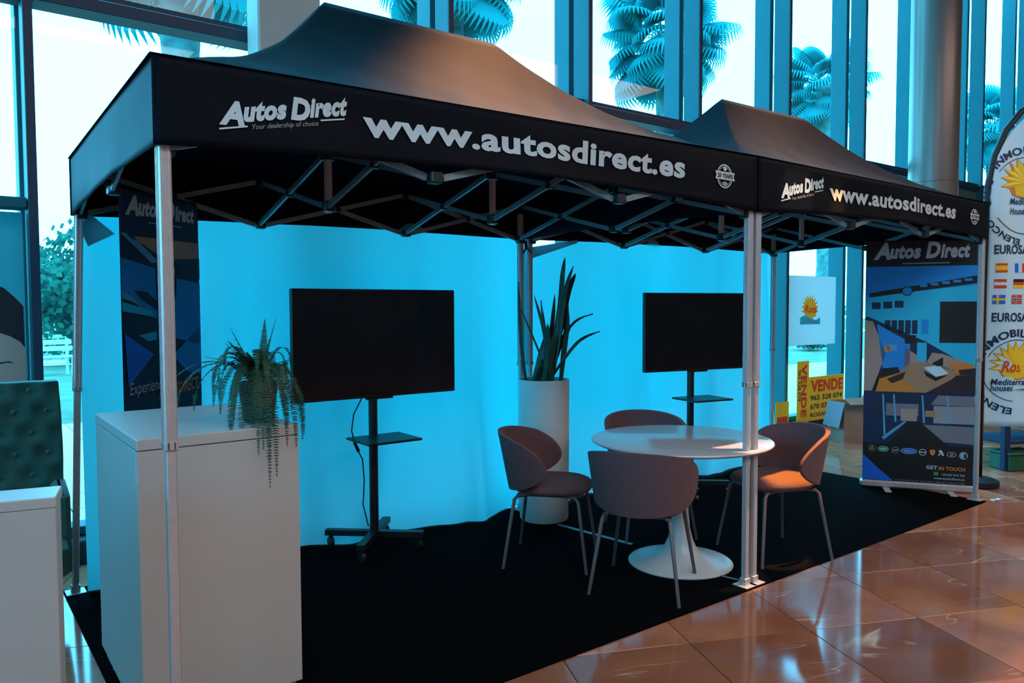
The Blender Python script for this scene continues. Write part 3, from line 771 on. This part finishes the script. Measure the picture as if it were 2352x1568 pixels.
# ================================================================== CHAIRS
def chair(label, x, y, face):
    t = thing('upholstered_chair', label, 'chair', (x, y, .006), R(face), 'mauve chairs around the round table')
    # local: forward = +X ; back at -X
    def seat():
        b = MB(); n = 40; rows = [(.0, .490), (.55, .492), (.82, .487), (.94, .474), (1.0, .455), (.985, .437), (.93, .427), (.0, .425)]
        vs = []; fs = []
        for s, z in rows:
            for k in range(n):
                a = 2*math.pi*k/n; ex = 2.6
                r_ = (abs(math.cos(a))**ex+abs(math.sin(a))**ex)**(-1/ex)
                vs.append((.012+.232*s*r_*math.cos(a), .222*s*r_*math.sin(a), z))
        for i in range(len(rows)-1):
            for k in range(n): fs.append((i*n+k, i*n+(k+1) % n, (i+1)*n+(k+1) % n, (i+1)*n+k))
        return b.add(vs, fs)
    seat().build('seat', m_chair, t, smooth=50)
    def back(u, v):
        # map square to superellipse
        a = (u*2-1); c = (v*2-1)
        k = 1
        aa = a*math.sqrt(1-c*c*(.58 if c < 0 else .50)); cc = c*math.sqrt(1-a*a*.34)
        ph = aa*R(94)                  # angle around from the back centre
        h = cc
        tt = (h+1)/2
        rr = .238+.032*tt
        z = .428+.345*tt-.035*(abs(aa)**3)*tt
        cx = .00
        # wings run forward more straight
        x = cx-rr*math.cos(ph)*1.0-.035*tt; y = rr*math.sin(ph)*1.06
        if abs(ph) > R(60): x += (abs(ph)-R(60))*.03
        nrm = Vector((-math.cos(ph), math.sin(ph), .1)).normalized()
        return Vector((x, y, z)), nrm
    bk = solid(back, 36, 16, .028).build('backrest', m_chair, t, smooth=60)
    md = bk.modifiers.new('b', 'BEVEL'); md.width = .010; md.segments = 3; md.limit_method = 'ANGLE'; md.angle_limit = R(50)
    fr = MB(); fr.tube([(-.17, -.16, .418), (.17, -.15, .418)], .010, 8); fr.tube([(-.17, .16, .418), (.17, .15, .418)], .010, 8)
    fr.tube([(-.15, -.16, .418), (-.15, .16, .418)], .010, 8); fr.tube([(.15, -.15, .418), (.15, .15, .418)], .010, 8)
    fr.build('seat_frame', m_leg, t, smooth=40)
    for sx in (-1, 1):
        for sy in (-1, 1):
            MB().tube([(sx*.12, sy*.155, .415), (sx*.165, sy*.170, .412), (sx*.185, sy*.178, .392), (sx*.24, sy*.235, .0)], [.011, .011, .011, .0095], 10).build('leg', m_leg, t, smooth=40)
    return t
chair('mauve fabric chair seen from behind, nearest to the camera', 2.447, .354, 30)
chair('mauve fabric chair left of the round table, in front of the tall planter', 2.335, .993, -50)
chair('mauve fabric chair right of the round table with an orange-lit seat', 3.475, .255, 160)
chair('mauve fabric chair behind the round table, mostly hidden by its top', 3.22, 1.03, -118)

# ================================================================== ROLL-UP BANNERS
def rollup(name, label, ax, ay, bx, by, H, draw, mats, feet=True):
    a = Vector((ax, ay, 0)); b = Vector((bx, by, 0)); d = (b-a); W_ = d.length; d.normalize()
    t = thing(name, label, 'banner', a+Vector((0, 0, .006)), math.atan2(d.y, d.x), None)
    MB().bbox((W_/2, .03, .032), (W_+.03, .09, .055), .012).build('base_cassette', m_alu, t)
    if feet:
        for x in (W_*.22, W_*.80):
            MB().bbox((x, .0, .003), (.05, .34, .006), .002).build('swivel_foot', m_alu, t)
    MB().tube([(W_/2, .045, .06), (W_/2, .045, H-.01)], .008, 8).build('support_pole', m_alu, t)
    MB().bbox((W_/2, .02, H-.004), (W_, .022, .02), .004).build('top_rail', m_plastic, t)
    def fn(u, v, lay=0): return Vector((u, .004-lay*.0011, v))
    sh = MB().grid(lambda u, v: Vector((u*W_, .0065, .045+v*(H-.05))), 2, 8).build('banner_sheet', m_black, t)
    md = sh.modifiers.new('t', 'SOLIDIFY'); md.thickness = .0012; md.offset = 1
    pr = Print(fn); draw(pr, W_, H); pr.build('printed_artwork', mats, sh)
    return t
BM = [m_letter, m_letter_dim, m_black, m_blue, m_midblue, m_ltblue, m_teal, m_grey, m_tan, m_pink, m_darkbrown, m_orange, m_yellow, m_green, m_navy, m_white]
LET, DIM, BLK, BLU, MID, LBL, TEA, GRY, TAN, PNK, DBR, ORA, YEL, GRN, NAV, WHT = range(16)
def brand(pr, u0, v0, sx, sl=.0):
    """firm logo, sx = total width"""
    k = sx/.427
    pr.text('A', u0, v0-.004*k, u0+.079*k, .108*k, LET, 3, .05, .25)
    pr.text('utos', u0+.076*k, v0, u0+.214*k, .092*k, LET, 3, .05, .2, slope=sl)
    pr.text('D', u0+.234*k, v0, u0+.300*k, .104*k, LET, 3, .05, .2)
    pr.text('irect', u0+.300*k, v0, u0+.427*k, .092*k, LET, 3, .05, .2, slope=sl)
    pr.rect(u0+.13*k, v0-.032*k, u0+.34*k, v0-.026*k, DIM, 3)
def drawR(p, W_, H):
    g = lambda x: x/.81*W_
    p.rect(0, 1.815, W_, H-.02, BLK, 1)
    brand(p, g(.055), 1.885, g(.70))
    # showroom photograph
    p.poly([(0, 1.56), (W_, 1.64), (W_, 1.815), (0, 1.815)], BLU+1, 1)
    p.poly([(0, 1.0), (W_, 1.0), (W_, 1.66), (0, 1.58)], TEA, 2)
    p.poly([(g(.03), 1.565), (W_, 1.675), (W_, 1.735), (g(.03), 1.60)], BLK, 3)
    p.disc(g(.31), 1.615, .035, .033, MID, 4); p.ring(g(.31), 1.615, .04, .038, .008, BLK, 4)
    for i in range(5): p.rect(g(.40+.08*i), 1.648+i*.011, g(.455+.08*i), 1.668+i*.011, MID, 4)
    for i in range(3): p.rect(g(.05+.085*i), 1.47+i*.006, g(.115+.085*i), 1.525+i*.006, MID-1 if False else NAV, 3)
    for i in range(5): p.rect(g(.15+.05*i), 1.27, g(.19+.05*i), 1.38, NAV, 3); 
    p.rect(g(.42), 1.27, g(.47), 1.385, MID, 3)
    p.rect(g(.55), 1.20, W_, 1.53, BLK, 3)
    p.poly([(0, 1.40), (g(.02), 1.41), (g(.45), 1.21), (W_, .99), (W_, .93), (0, .93)], NAV, 3)
    # desks inside the lower picture
    p.poly([(0, .80), (g(.06), .80), (g(.16), 1.10), (g(.06), 1.37), (0, 1.38)], PNK, 4)
    p.poly([(g(.16), .84), (g(.34), .84), (g(.34), 1.2), (g(.09), 1.35)], BLU+1, 4)
    p.rect(g(.15), 1.12, g(.19), 1.17, ORA, 5); p.rect(g(.17), 1.13, g(.24), 1.18, LBL, 5)
    p.rect(g(.30), 1.19, g(.38), 1.26, BLK, 5)
    p.poly([(g(.30), .90), (g(.60), .90), (g(.42), 1.08), (g(.30), 1.16)], PNK, 4)
    p.rect(g(.39), 1.05, g(.46), 1.20, TEA, 5)
    p.poly([(g(.46), 1.04), (g(.50), 1.12), (g(.58), 1.11), (g(.80), 1.03), (g(.80), .98), (g(.6), .99)], PNK, 5)
    p.poly([(g(.08), .795), (g(.34), 1.03), (g(.55), 1.03), (g(.70), .96), (g(.52), .795)], TAN, 5)
    p.poly([(g(.12), .90), (g(.14), .985), (g(.25), 1.00), (g(.27), .955)], BLK, 6)
    p.poly([(g(.09), .80), (g(.12), .915), (g(.31), .965), (g(.29), .90), (g(.40), .80)], ORA, 6)
    p.poly([(g(.17), .90), (g(.31), .965), (g(.29), .90), (g(.21), .865)], DBR, 7)
    p.poly([(g(.44), 1.00), (g(.55), 1.02), (g(.62), .955), (g(.53), .925)], WHT, 6)
    p.poly([(g(.44), .975), (g(.53), .925), (g(.62), .945), (g(.53), .89), (g(.46), .93)], BLK, 6)
    p.poly([(g(.50), 1.035), (g(.58), 1.085), (g(.58), 1.02), (g(.54), 1.01)], BLK, 7)
    p.poly([(g(.61), 1.04), (g(.80), 1.03), (g(.80), .95), (g(.69), .94)], ORA, 6)
    p.poly([(g(.69), .985), (g(.80), 1.0), (g(.80), .95), (g(.70), .945)], DBR, 7)
    p.poly([(g(.46), .795), (g(.72), .955), (W_, .93), (W_, .795)], DBR, 6)
    # garage picture
    p.rect(0, .36, W_, .795, NAV, 1)
    p.poly([(g(.50), .70), (g(.55), .775), (W_, .775), (W_, .69)], GRY, 2)
    p.rect(g(.17), .60, g(.41), .70, GRY, 2); p.rect(g(.28), .56, g(.40), .66, PNK, 3); p.rect(g(.46), .60, g(.54), .65, TAN, 3)
    p.rect(g(.06), .62, g(.14), .66, DBR, 3); p.rect(g(.52), .55, W_, .69, DIM, 2)
    for u in (.14, .22, .43, .61): p.poly([(g(u), .775), (g(u+.012), .775), (g(u+.03), .44 if u < .2 else .55), (g(u+.015), .44 if u < .2 else .55)], LBL, 3)
    p.poly([(g(.44), .535), (W_, .53), (W_, .39), (g(.60), .40)], PNK-2, 3)
    p.poly([(g(.19), .36), (g(.33), .56), (g(.42), .56), (g(.62), .38), (g(.62), .36)], BLK, 4)
    p.poly([(g(.16), .40), (g(.32), .55), (g(.31), .56), (g(.14), .42)], LBL, 3)
    p.rect(0, .06, W_, .37, BLK, 3)
    # row of car maker badges
    v = .325
    p.ring(g(.07), v, .026, .026, .004, DIM, 5); p.poly([(g(.07), v+.022), (g(.075), v), (g(.065), v)], LET, 5); p.poly([(g(.07), v+.002), (g(.090), v-.014), (g(.07), v-.004), (g(.050), v-.014)], LET, 5)
    p.disc(g(.155), v-.002, .040, .022, GRN, 5); p.ring(g(.155), v-.002, .040, .022, .003, LET, 6); p.rect(g(.132), v-.006, g(.178), v+.002, LET, 6)
    p.ring(g(.245), v-.008, .026, .026, .004, DIM, 5); p.poly([(g(.222), v-.012), (g(.26), v-.001), (g(.268), v-.006), (g(.23), v-.016)], LET, 5)
    p.disc(g(.345), v-.010, .060, .024, BLU, 5); p.ring(g(.345), v-.010, .060, .024, .003, LET, 6); p.text('Ford', g(.312), v-.018, g(.378), .026, LET, 6, .0, .3)
    p.ring(g(.447), v-.014, .027, .027, .005, LET, 5); p.rect(g(.420), v-.018, g(.474), v-.010, LET, 6)
    p.poly([(g(.498), v+.010), (g(.538), v+.010), (g(.536), v-.022), (g(.518), v-.040), (g(.500), v-.022)], ORA, 5)
    p.poly([(g(.560), v+.004), (g(.580), v+.012), (g(.592), v-.004), (g(.602), v-.036), (g(.588), v-.036), (g(.580), v-.018), (g(.566), v-.036), (g(.556), v-.034), (g(.572), v-.012)], LET, 5)
    p.ring(g(.655), v-.022, .034, .020, .004, LET, 5); p.text('H', g(.643), v-.032, g(.668), .028, LET, 6, .03, .4)
    p.disc(g(.740), v-.026, .030, .030, LET, 5); p.ring(g(.740), v-.026, .024, .024, .005, MID, 6); p.rect(g(.742), v-.046, g(.762), v-.012, ORA-1, 7)
    p.text('GET', g(.475), .178, g(.555), .040, LET, 5, .03); p.text('IN TOUCH', g(.565), .174, g(.755), .040, ORA, 5, .03)
    p.rect(g(.53), .128, g(.562), .155, GRN, 5); p.text('+34 657 814 336', g(.585), .130, g(.752), .024, LET, 5, .01)
    p.text('www.autosdirect.es', g(.53), .098, g(.752), .026, LET, 5, .01)
    p.text('Avd. del Albir, Av. Dr. Oscar Esplà, L\'Alfàs del Pi, Alicante 03581', g(.25), .068, g(.752), .018, DIM, 5, .0)
    p.poly([(0, .065), (g(.23), .065), (g(.12), .16), (0, .275)], BLU, 4)
rollup('roll_up_banner', 'roll-up banner at the right end of the stand showing a showroom, desks and car badges', 5.552, .815, 6.005, .150, 2.02, drawR, BM)
def drawL(p, W_, H):
    g = lambda x: x*W_
    q = lambda y: 2.07-(y-438)/(940-438)*1.03          # rows of the picture to heights
    p.rect(0, q(538), W_, H-.02, NAV, 1); brand(p, g(.06), q(492), g(.88), 0)
    p.rect(0, .05, W_, q(538), NAV, 1)
    p.poly([(g(.15), q(545)), (W_, q(545)), (W_, q(592)), (g(.7), q(597)), (g(.5), q(590)), (g(.2), q(556))], TAN, 2)
    p.poly([(0, q(540)), (g(.06), q(540)), (g(.42), q(604)), (g(.36), q(606))], LBL, 3)
    p.poly([(g(.12), q(552)), (g(.2), q(556)), (g(.44), q(600)), (g(.40), q(603))], LBL, 3)
    p.poly([(0, q(598)), (g(.1), q(602)), (g(.4), q(618)), (g(.42), q(745)), (0, q(680))], MID, 2)
    p.poly([(g(.14), q(672)), (g(.30), q(676)), (g(.42), q(700)), (g(.42), q(722)), (g(.2), q(690))], NAV, 3)
    p.poly([(0, q(676)), (g(.12), q(690)), (g(.20), q(706)), (0, q(692))], LBL, 4)
    p.poly([(0, q(700)), (g(.36), q(722)), (g(.36), q(736)), (0, q(722))], TEA, 4)
    p.poly([(0, q(724)), (g(.45), q(742)), (g(.45), q(770)), (g(.1), q(770)), (0, q(760))], NAV, 3)
    p.poly([(g(.52), q(600)), (g(.62), q(590)), (g(.66), q(620)), (g(.62), q(660)), (g(.66), q(700)), (g(.60), q(750)), (g(.50), q(770))], TEA, 3)
    p.poly([(g(.66), q(592)), (W_, q(585)), (W_, q(640)), (g(.72), q(620))], NAV, 4)
    p.poly([(g(.68), q(640)), (W_, q(650)), (W_, q(810)), (g(.62), q(790))], MID, 3)
    p.poly([(g(.18), q(780)), (g(.4), q(772)), (g(.4), q(792)), (g(.3), q(795))], TEA, 4)
    p.poly([(g(.02), q(775)), (g(.36), q(828)), (g(.05), q(900))], BLU, 4)
    p.poly([(g(.60), q(835)), (W_, q(760)), (W_, q(890)), (g(.8), q(880))], BLU+1 if False else MID, 3)
    p.text('Experience the', g(.06), q(920), g(.64), .085, LET, 5, .0, .2, slope=.05)
    p.text('AUTOSDIRECT', g(.40), q(940), g(.95), .085, ORA, 5, .02, .25, slope=.10)
rollup('roll_up_banner', 'dark blue roll-up banner with a car picture, standing behind the tall counter', .152, 1.555, .60, 1.905, 2.068, drawL, BM)

# ================================================================== LEFT BOOTH: armchair and window poster
ac = thing('armchair', 'dark green buttoned velvet chair behind the left counter', 'chair', (-.47, 2.02, 0), R(-4))
cols = []
def tuft(u, v):
    x = -.40+.80*u*1.0; z = .40+.74*v
    x *= 1+.03*math.sin(v*3)
    o = 0
    for i in range(-4, 5):
        for j in range(0, 7):
            bx = i*.135+(.0675 if j % 2 else 0); bz = .47+j*.105
            dx = (x-bx)/.05; dz = (z-bz)/.045; r_ = dx*dx+dz*dz
            if r_ < 12: o += .034*math.exp(-r_*.8)
    return Vector((x, -.03+o+.05*v, z)), Vector((0, -1, 0))
edge = solid(lambda u, v: (tuft(u, v)[0]+Vector((0, .05, 0)), Vector((0, -1, 0))), 80, 74, .10).build('backrest', m_velvet, ac, smooth=60)
md = edge.modifiers.new('b', 'BEVEL'); md.width = .02; md.segments = 3; md.limit_method = 'ANGLE'; md.angle_limit = R(60)
bb = MB()
for i in range(-3, 3):
    for j in range(0, 7):
        bx = i*.135+(.0675 if j % 2 else 0); bz = .47+j*.105
        if abs(bx) < .39 and bz < 1.11: bb = MB(); bb.lathe([(.012, 0), (.010, .005), (0, .007)], n=10); bb.v = [(bx*(1+.03*math.sin((bz-.4)/.74*3))+a, -.044+.05*((bz-.4)/.74)-c+.028, bz+b_) for a, b_, c in bb.v]; bb.build('button', m_velvet, ac, smooth=True)
MB().bbox((0, -.22, .36), (.80, .60, .17), .03).build('seat', m_velvet, ac, smooth=40)
for sx in (-1, 1):
    MB().bbox((sx*.385, -.12, .44), (.07, .46, .40), .02).build('arm', m_velvet, ac, smooth=40)
    for y in (-.42, .06): MB().tube([(sx*.35, y, 0), (sx*.33, y, .28)], [.013, .022], 10).build('leg', m_black, ac)
ps = thing('window_poster', 'window poster of a dark-haired head above the green chair', 'poster', (-1.5, 2.885, 0), 0)
sh = MB().box((.70, 0, 1.12), (1.34, .004, 1.9)).build('poster_sheet', m_postbg, ps)
pr = Print(lambda u, v, lay=0: Vector((u, -.003-lay*.0012, v)))
pts = [(1.36, 1.52), (1.33, 1.56), (1.27, 1.625), (1.20, 1.66), (1.13, 1.67), (1.03, 1.64), (.90, 1.55), (.80, 1.38), (.76, 1.1), (.78, .7), (1.365, .7)]
pr.poly(pts, 0, 1)
pr.poly([(1.365, 1.27), (1.34, 1.31), (1.29, 1.345), (1.23, 1.37), (1.12, 1.37), (1.0, 1.28), (.93, 1.1), (.95, .8), (1.365, .7)], 1, 2)
pr.poly([(1.12, 1.17), (1.18, 1.185), (1.24, 1.195), (1.28, 1.20), (1.31, 1.185), (1.27, 1.192), (1.2, 1.175), (1.13, 1.155)], 0, 3)
pr.poly([(.98, 1.13), (1.04, 1.18), (1.02, 1.18), (.96, 1.12)], 0, 3)
pr.build('printed_artwork', [m_hair, m_skin], sh)

# ================================================================== SIGNS AT THE RIGHT WINDOW
def sheet(name, label, cat, u0, v0, u1, v1, y, m, draw, mats, depth=.004):
    t = thing(name, label, cat, (u0, y, v0)); s = MB().box(((u1-u0)/2, 0, (v1-v0)/2), (u1-u0, depth, v1-v0)).build('board', m, t)
    pr = Print(lambda u, v, lay=0: Vector((u, -depth/2-lay*.0012, v))); draw(pr, u1-u0, v1-v0); pr.build('printed_artwork', mats, s); return t
SM = [m_red, m_navy, m_yellow, m_teal, m_ltblue]
def d1(p, W_, H):   # tall sign, text turned on its side
    vs, fs, x0, x1 = text2d('VENDE', .04, 0)
    k = H*.86/(x1-x0)
    p.add([p.fn(W_*.36+y*k*1.15*W_/.33*.95, H*.95-(x-x0)*k, 2) for x, y in vs], fs, 0)
    vs, fs, x0, x1 = text2d('965 328 074', .01, 0); k = H*.50/(x1-x0)
    p.add([p.fn(W_*.08+y*k*1.1, H*.86-(x-x0)*k, 2) for x, y in vs], fs, 1)
sheet('estate_sign', 'tall yellow sign with sideways red lettering leaning at the window', 'sign', 7.36, .14, 7.60, .86, 2.58, m_yellow, d1, SM)
def d2(p, W_, H):
    p.text('VENDE', W_*.06, H*.66, W_*.97, H*.36, 0, 2, .04); p.text('965 328 074', W_*.05, H*.46, W_*.95, H*.16, 1, 2, .02)
    p.text('670 07 40 74', W_*.05, H*.26, W_*.95, H*.16, 1, 2, .02); p.text('ROSAMAR.ES', W_*.05, H*.08, W_*.95, H*.13, 1, 2, .02)
sheet('estate_sign', 'square yellow sign with upright red lettering beside the cardboard box', 'sign', 7.66, .14, 8.43, .66, 2.62, m_yellow, d2, SM)
sheet('estate_sign', 'narrow strip of a yellow sign showing beside the right edge of the curtain', 'sign', 6.92, .0, 7.17, .42, 2.56, m_yellow, lambda p, a, b: p.rect(a*.1, b*.4, a*.9, b*.6, 0, 2), SM)
def sun(p, u, v, r, mi_sun, mi_edge, lay=3, n=11, a0=-20, a1=200):
    def star(k, m_, ly):
        pts = []
        for i in range(2*n+1):
            a = R(a0+(a1-a0)*i/(2*n)); rr = r*k*(1.0 if i % 2 else .66); pts.append((u+rr*math.cos(a), v+rr*math.sin(a)*.95))
        pts.append((u-r*.5*k, v-r*.45*k)); pts.append((u+r*.1*k, v-r*.6*k)); pts.append((u+r*.7*k, v-r*.42*k))
        for i in range(len(pts)): p.poly([(u, v), pts[i], pts[(i+1) % len(pts)]], m_, ly)
    star(1.08, mi_edge, lay); star(1.0, mi_sun, lay+1)
def d3(p, W_, H):
    sun(p, W_*.47, H*.52, .18, 2, 2, 2); p.text('Rosa', W_*.36, H*.47, W_*.60, .13, 0, 5, .01, .3)
    p.poly([(W_*.27, H*.30), (W_*.67, H*.30), (W_*.67, H*.40), (W_*.58, H*.36), (W_*.45, H*.40), (W_*.35, H*.43), (W_*.27, H*.40)], 3, 6)
    p.poly([(W_*.30, H*.33), (W_*.62, H*.315), (W_*.62, H*.335), (W_*.45, H*.37)], 4, 7)
sheet('window_poster', 'pale rectangular poster with a small sun emblem stuck on the window glass', 'poster', 7.37, 1.03, 8.44, 1.86, 2.75, m_film, d3, SM)
# cardboard box with open flaps
bx = thing('cardboard_box', 'open brown cardboard box with a pale flap beside the yellow signs', 'box', (7.60, 2.05, 0), R(-25))
for sx in (-1, 1): MB().box((sx*.195, 0, .22), (.006, .30, .44)).build('side_panel', m_cardboard, bx)
for sy in (-1, 1): MB().box((0, sy*.15, .22), (.39, .006, .44)).build('side_panel', m_cardboard, bx)
MB().box((0, 0, .006), (.38, .29, .006)).build('bottom_panel', m_cardboard, bx)
MB().box((0, -.20, .46), (.39, .006, .12), 0, 0, Matrix.Rotation(R(-60), 3, 'X')).build('flap', m_cardboard, bx)
f_ = MB().box((-.225, 0, .30), (.006, .29, .28), 0, 0, Matrix.Rotation(R(-166), 3, 'Y')).build('flap', mat('grey_card', (.22, .17, .19), .8), bx); f_['label'] = 'pale inner side of the open flap'
MB().box((.24, 0, .47), (.006, .29, .12), 0, 0, Matrix.Rotation(R(50), 3, 'Y')).build('flap', m_cardboard, bx)
MB().lathe([(0, 0), (.035, .004), (.06, .022), (.076, .052), (.08, .08), (.076, .108), (.06, .138), (.035, .156), (0, .16)], (0, 0, 0), 28)
bl = MB().lathe([(.0005, 0), (.035, .008), (.06, .026), (.076, .055), (.08, .08), (.076, .108), (.06, .136), (.035, .153), (.0005, .16)], (0, 0, 0), 28).build('ball', m_ball, None, smooth=True)
bl.location = (7.05, 2.15, 0.0); tag(bl, 'small yellow ball on the floor behind the right-hand chair', 'ball')

# ================================================================== FEATHER FLAG
ff = thing('feather_flag', 'white feather flag with sun emblems and small national flags at the right edge', 'flag', (6.36, .235, 0), math.atan2(-.603, .798))
pole = [(0, 0, .03), (0, 0, 1.0), (-.005, 0, 2.2), (.0, 0, 2.45), (.05, 0, 2.72), (.14, 0, 2.93), (.26, 0, 3.08), (.42, 0, 3.17), (.60, 0, 3.18)]
MB().tube(pole, [.014, .014, .02, .027, .027, .027, .026, .024, .02], 10).build('pole', m_black, ff, smooth=True)
MB().lathe([(.13, 0), (.14, .01), (.14, .05), (.10, .07), (.03, .08), (.0005, .085)], n=28).build('base', m_black, ff, smooth=30)
def fe(z):   # left edge of the cloth
    if z < 2.45: return .012
    t_ = (z-2.45)/.72
    return .012+.45*t_**2.2
def ffn(u, v, lay=0): return Vector((u, -.012+.012*math.sin(u*9+v*2)+.008*math.sin(u*21+v)-lay*.0015, v))
cloth = MB().grid(lambda a, b_: (lambda z: ffn(fe(z)+(.62-fe(z))*a, z))(.50+b_*2.65), 24, 50).build('cloth', m_white, ff, smooth=True)
md = cloth.modifiers.new('t', 'SOLIDIFY'); md.thickness = .001; md.offset = 1
px = lambda x: (x-2235)/279.; pz = lambda y: 1.511-(y-703)/279.
FMT = [m_navy, m_red, m_yellow, m_orange, m_white, m_green, m_black, m_blue]
pr = Print(ffn)
FN, FR_, FY, FO, FW, FG, FK, FB = range(8)
cx, cz = px(2326), pz(455)
pr.own('arc', 'INMOBILIARIA', cx, cz, .34, 142, 30, .085, FN, 3); pr.own('arc', 'CALPE', cx, cz, .315, 196, 158, .075, FN, 3)
pr.ring(cx, cz, .315, .315, .006, FN, 3, 42, 142); pr.ring(cx, cz, .315, .315, .006, FN, 3, 215, 275)
pr.own('arc', 'ELENCO', cx, cz, .36, 262, 212, .070, FN, 3)
pr.build('printed_lettering', FMT, cloth); pr = Print(ffn)
sun(pr, cx-.01, pz(425), .215, FY, FO); pr.text("Rosa's", cx-.125, pz(438), cx+.16, .13, FR_, 6, .02, .25)
pr.text('Mediterranean', cx-.15, pz(475), cx+.20, .075, FN, 6, .02, .2); pr.text('Houses', cx-.15, pz(497), cx+.0, .075, FN, 6, .02, .2)
pr.poly([(cx-.02, pz(497)), (cx+.2, pz(490)), (cx+.2, pz(484))], FN, 6)
pr.build('printed_emblem', FMT, cloth); pr = Print(ffn)
pr.text('EUROSAMERICA', px(2250), pz(587), px(2412), .10, FN, 3, .03)
pr.build('printed_lettering', FMT, cloth); pr = Print(ffn)
pr.text('EUROSAMERICA', px(2250), pz(742), px(2412), .10, FN, 3, .03)
pr.build('printed_lettering', FMT, cloth)
def flag3(u, v, cols_, horiz=True, w_=.095, h=.075):
    pr = Print(ffn)
    n_ = len(cols_)
    for i, c_ in enumerate(cols_):
        if horiz: pr.rect(u, v+h*(1-(i+1)/n_), u+w_, v+h*(1-i/n_), c_, 3, 2)
        else: pr.rect(u+w_*i/n_, v, u+w_*(i+1)/n_, v+h, c_, 3)
    pr.build('printed_national_flag', FMT, cloth)
def cross(u, v, bgc, c1_, c2_, w_=.095, h=.075):
    pr = Print(ffn)
    pr.rect(u, v, u+w_, v+h, bgc, 3, 2); pr.rect(u, v+h*.38, u+w_, v+h*.62, c1_, 4, 2); pr.rect(u+w_*.30, v, u+w_*.46, v+h, c1_, 4)
    if c2_ is not None: pr.rect(u, v+h*.45, u+w_, v+h*.55, c2_, 5, 2); pr.rect(u+w_*.35, v, u+w_*.41, v+h, c2_, 5)
    pr.build('printed_national_flag', FMT, cloth)
r1, r2_, r3 = pz(630), pz(666), pz(702)
flag3(px(2254), r1, [FR_, FY, FY, FR_]); flag3(px(2300), r1, [FB, FW, FR_], False); cross(px(2342), r1, FN, FW, FR_)
flag3(px(2252), r2_, [FR_, FW, FR_]); flag3(px(2296), r2_, [FK, FR_, FY]); flag3(px(2342), r2_, [FG, FW, FO], False)
cross(px(2250), r3, FB, FY, None); cross(px(2292), r3, FR_, FW, FN); flag3(px(2342), r3, [FK, FY, FR_], False)
cx, cz = px(2308), pz(852); pr = Print(ffn)
pr.own('arc', 'INMOBILIARIA', cx, cz, .27, 160, 20, .085, FN, 3); pr.ring(cx, cz, .245, .245, .006, FN, 3, 25, 155)
pr.ring(cx, cz, .27, .27, .006, FN, 3, 200, 265); pr.own('arc', 'ELENCO', cx, cz, .325, 265, 200, .075, FN, 3); pr.own('arc', 'TEULADA', cx, cz, .325, 345, 290, .075, FN, 3)
pr.build('printed_lettering', FMT, cloth); pr = Print(ffn)
sun(pr, cx-.01, pz(842), .195, FY, FO); pr.text("Rosa's", cx-.125, pz(858), cx+.15, .13, FR_, 6, .02, .25)
pr.text('Mediterranean', cx-.20, pz(888), cx+.20, .07, FN, 6, .02, .2); pr.text('houses', cx-.20, pz(902), cx-.03, .07, FN, 6, .02, .2)
pr.poly([(cx-.04, pz(900)), (cx+.22, pz(900)), (cx+.22, pz(893))], FN, 6)
pr.build('printed_emblem', FMT, cloth)

# table, crate and bits beyond the flag
m_crate = mat('green_crate_plastic', (.01, .09, .045), .5)
dk = thing('display_table', 'low table draped in dark cloth behind the feather flag', 'table', (7.75, .35, 0), R(-25))
MB().bbox((0, 0, .60), (1.2, .6, .035), .006).build('tabletop', m_grey, dk)
for sx in (-1, 1):
    for sy in (-1, 1): MB().bbox((sx*.52, sy*.24, .29), (.06, .06, .58), .006).build('leg', m_darkcloth, dk)
MB().bbox((0, -.30, .53), (1.16, .02, .14), .004).build('apron', m_darkcloth, dk)
MB().bbox((0, .0, .25), (1.02, .5, .03), .004).build('shelf', m_darkcloth, dk)
gb = thing('crate', 'small green crate on the floor under the dark table', 'crate', (7.35, .33, 0), R(-25))
MB().bbox((0, 0, .075), (.34, .24, .15), .01).build('body', m_crate, gb); MB().bbox((0, 0, .158), (.36, .26, .02), .006).build('lid', m_crate, gb)
sp = MB().grid(lambda u, v: Vector((u*.11, v*.03+.008*math.sin(u*6), .001+.004*math.sin(u*5)**2)), 8, 2).build('paper_scrap', m_white, None); sp.location = (5.90, -.05, 0)
tag(sp, 'white paper scrap on the marble beside the right front post', 'paper')
# flat metal strip on the carpet and blue-lit cable to the post
st = MB().bar((2.82, 1.50, .0095), (2.905, .885, .0095), .030, .005).build('metal_strip', m_strip); tag(st, 'flat metal strip lying on the carpet behind the left-hand chair', 'strip')
cbl = MB().tube([(2.90, .23, .011), (2.885, .17, .011), (2.90, .11, .011), (2.905, .075, .011)], .0045, 6).build('floor_cable', m_strip); tag(cbl, 'short cable on the carpet from the table pedestal to the middle front post', 'cable')
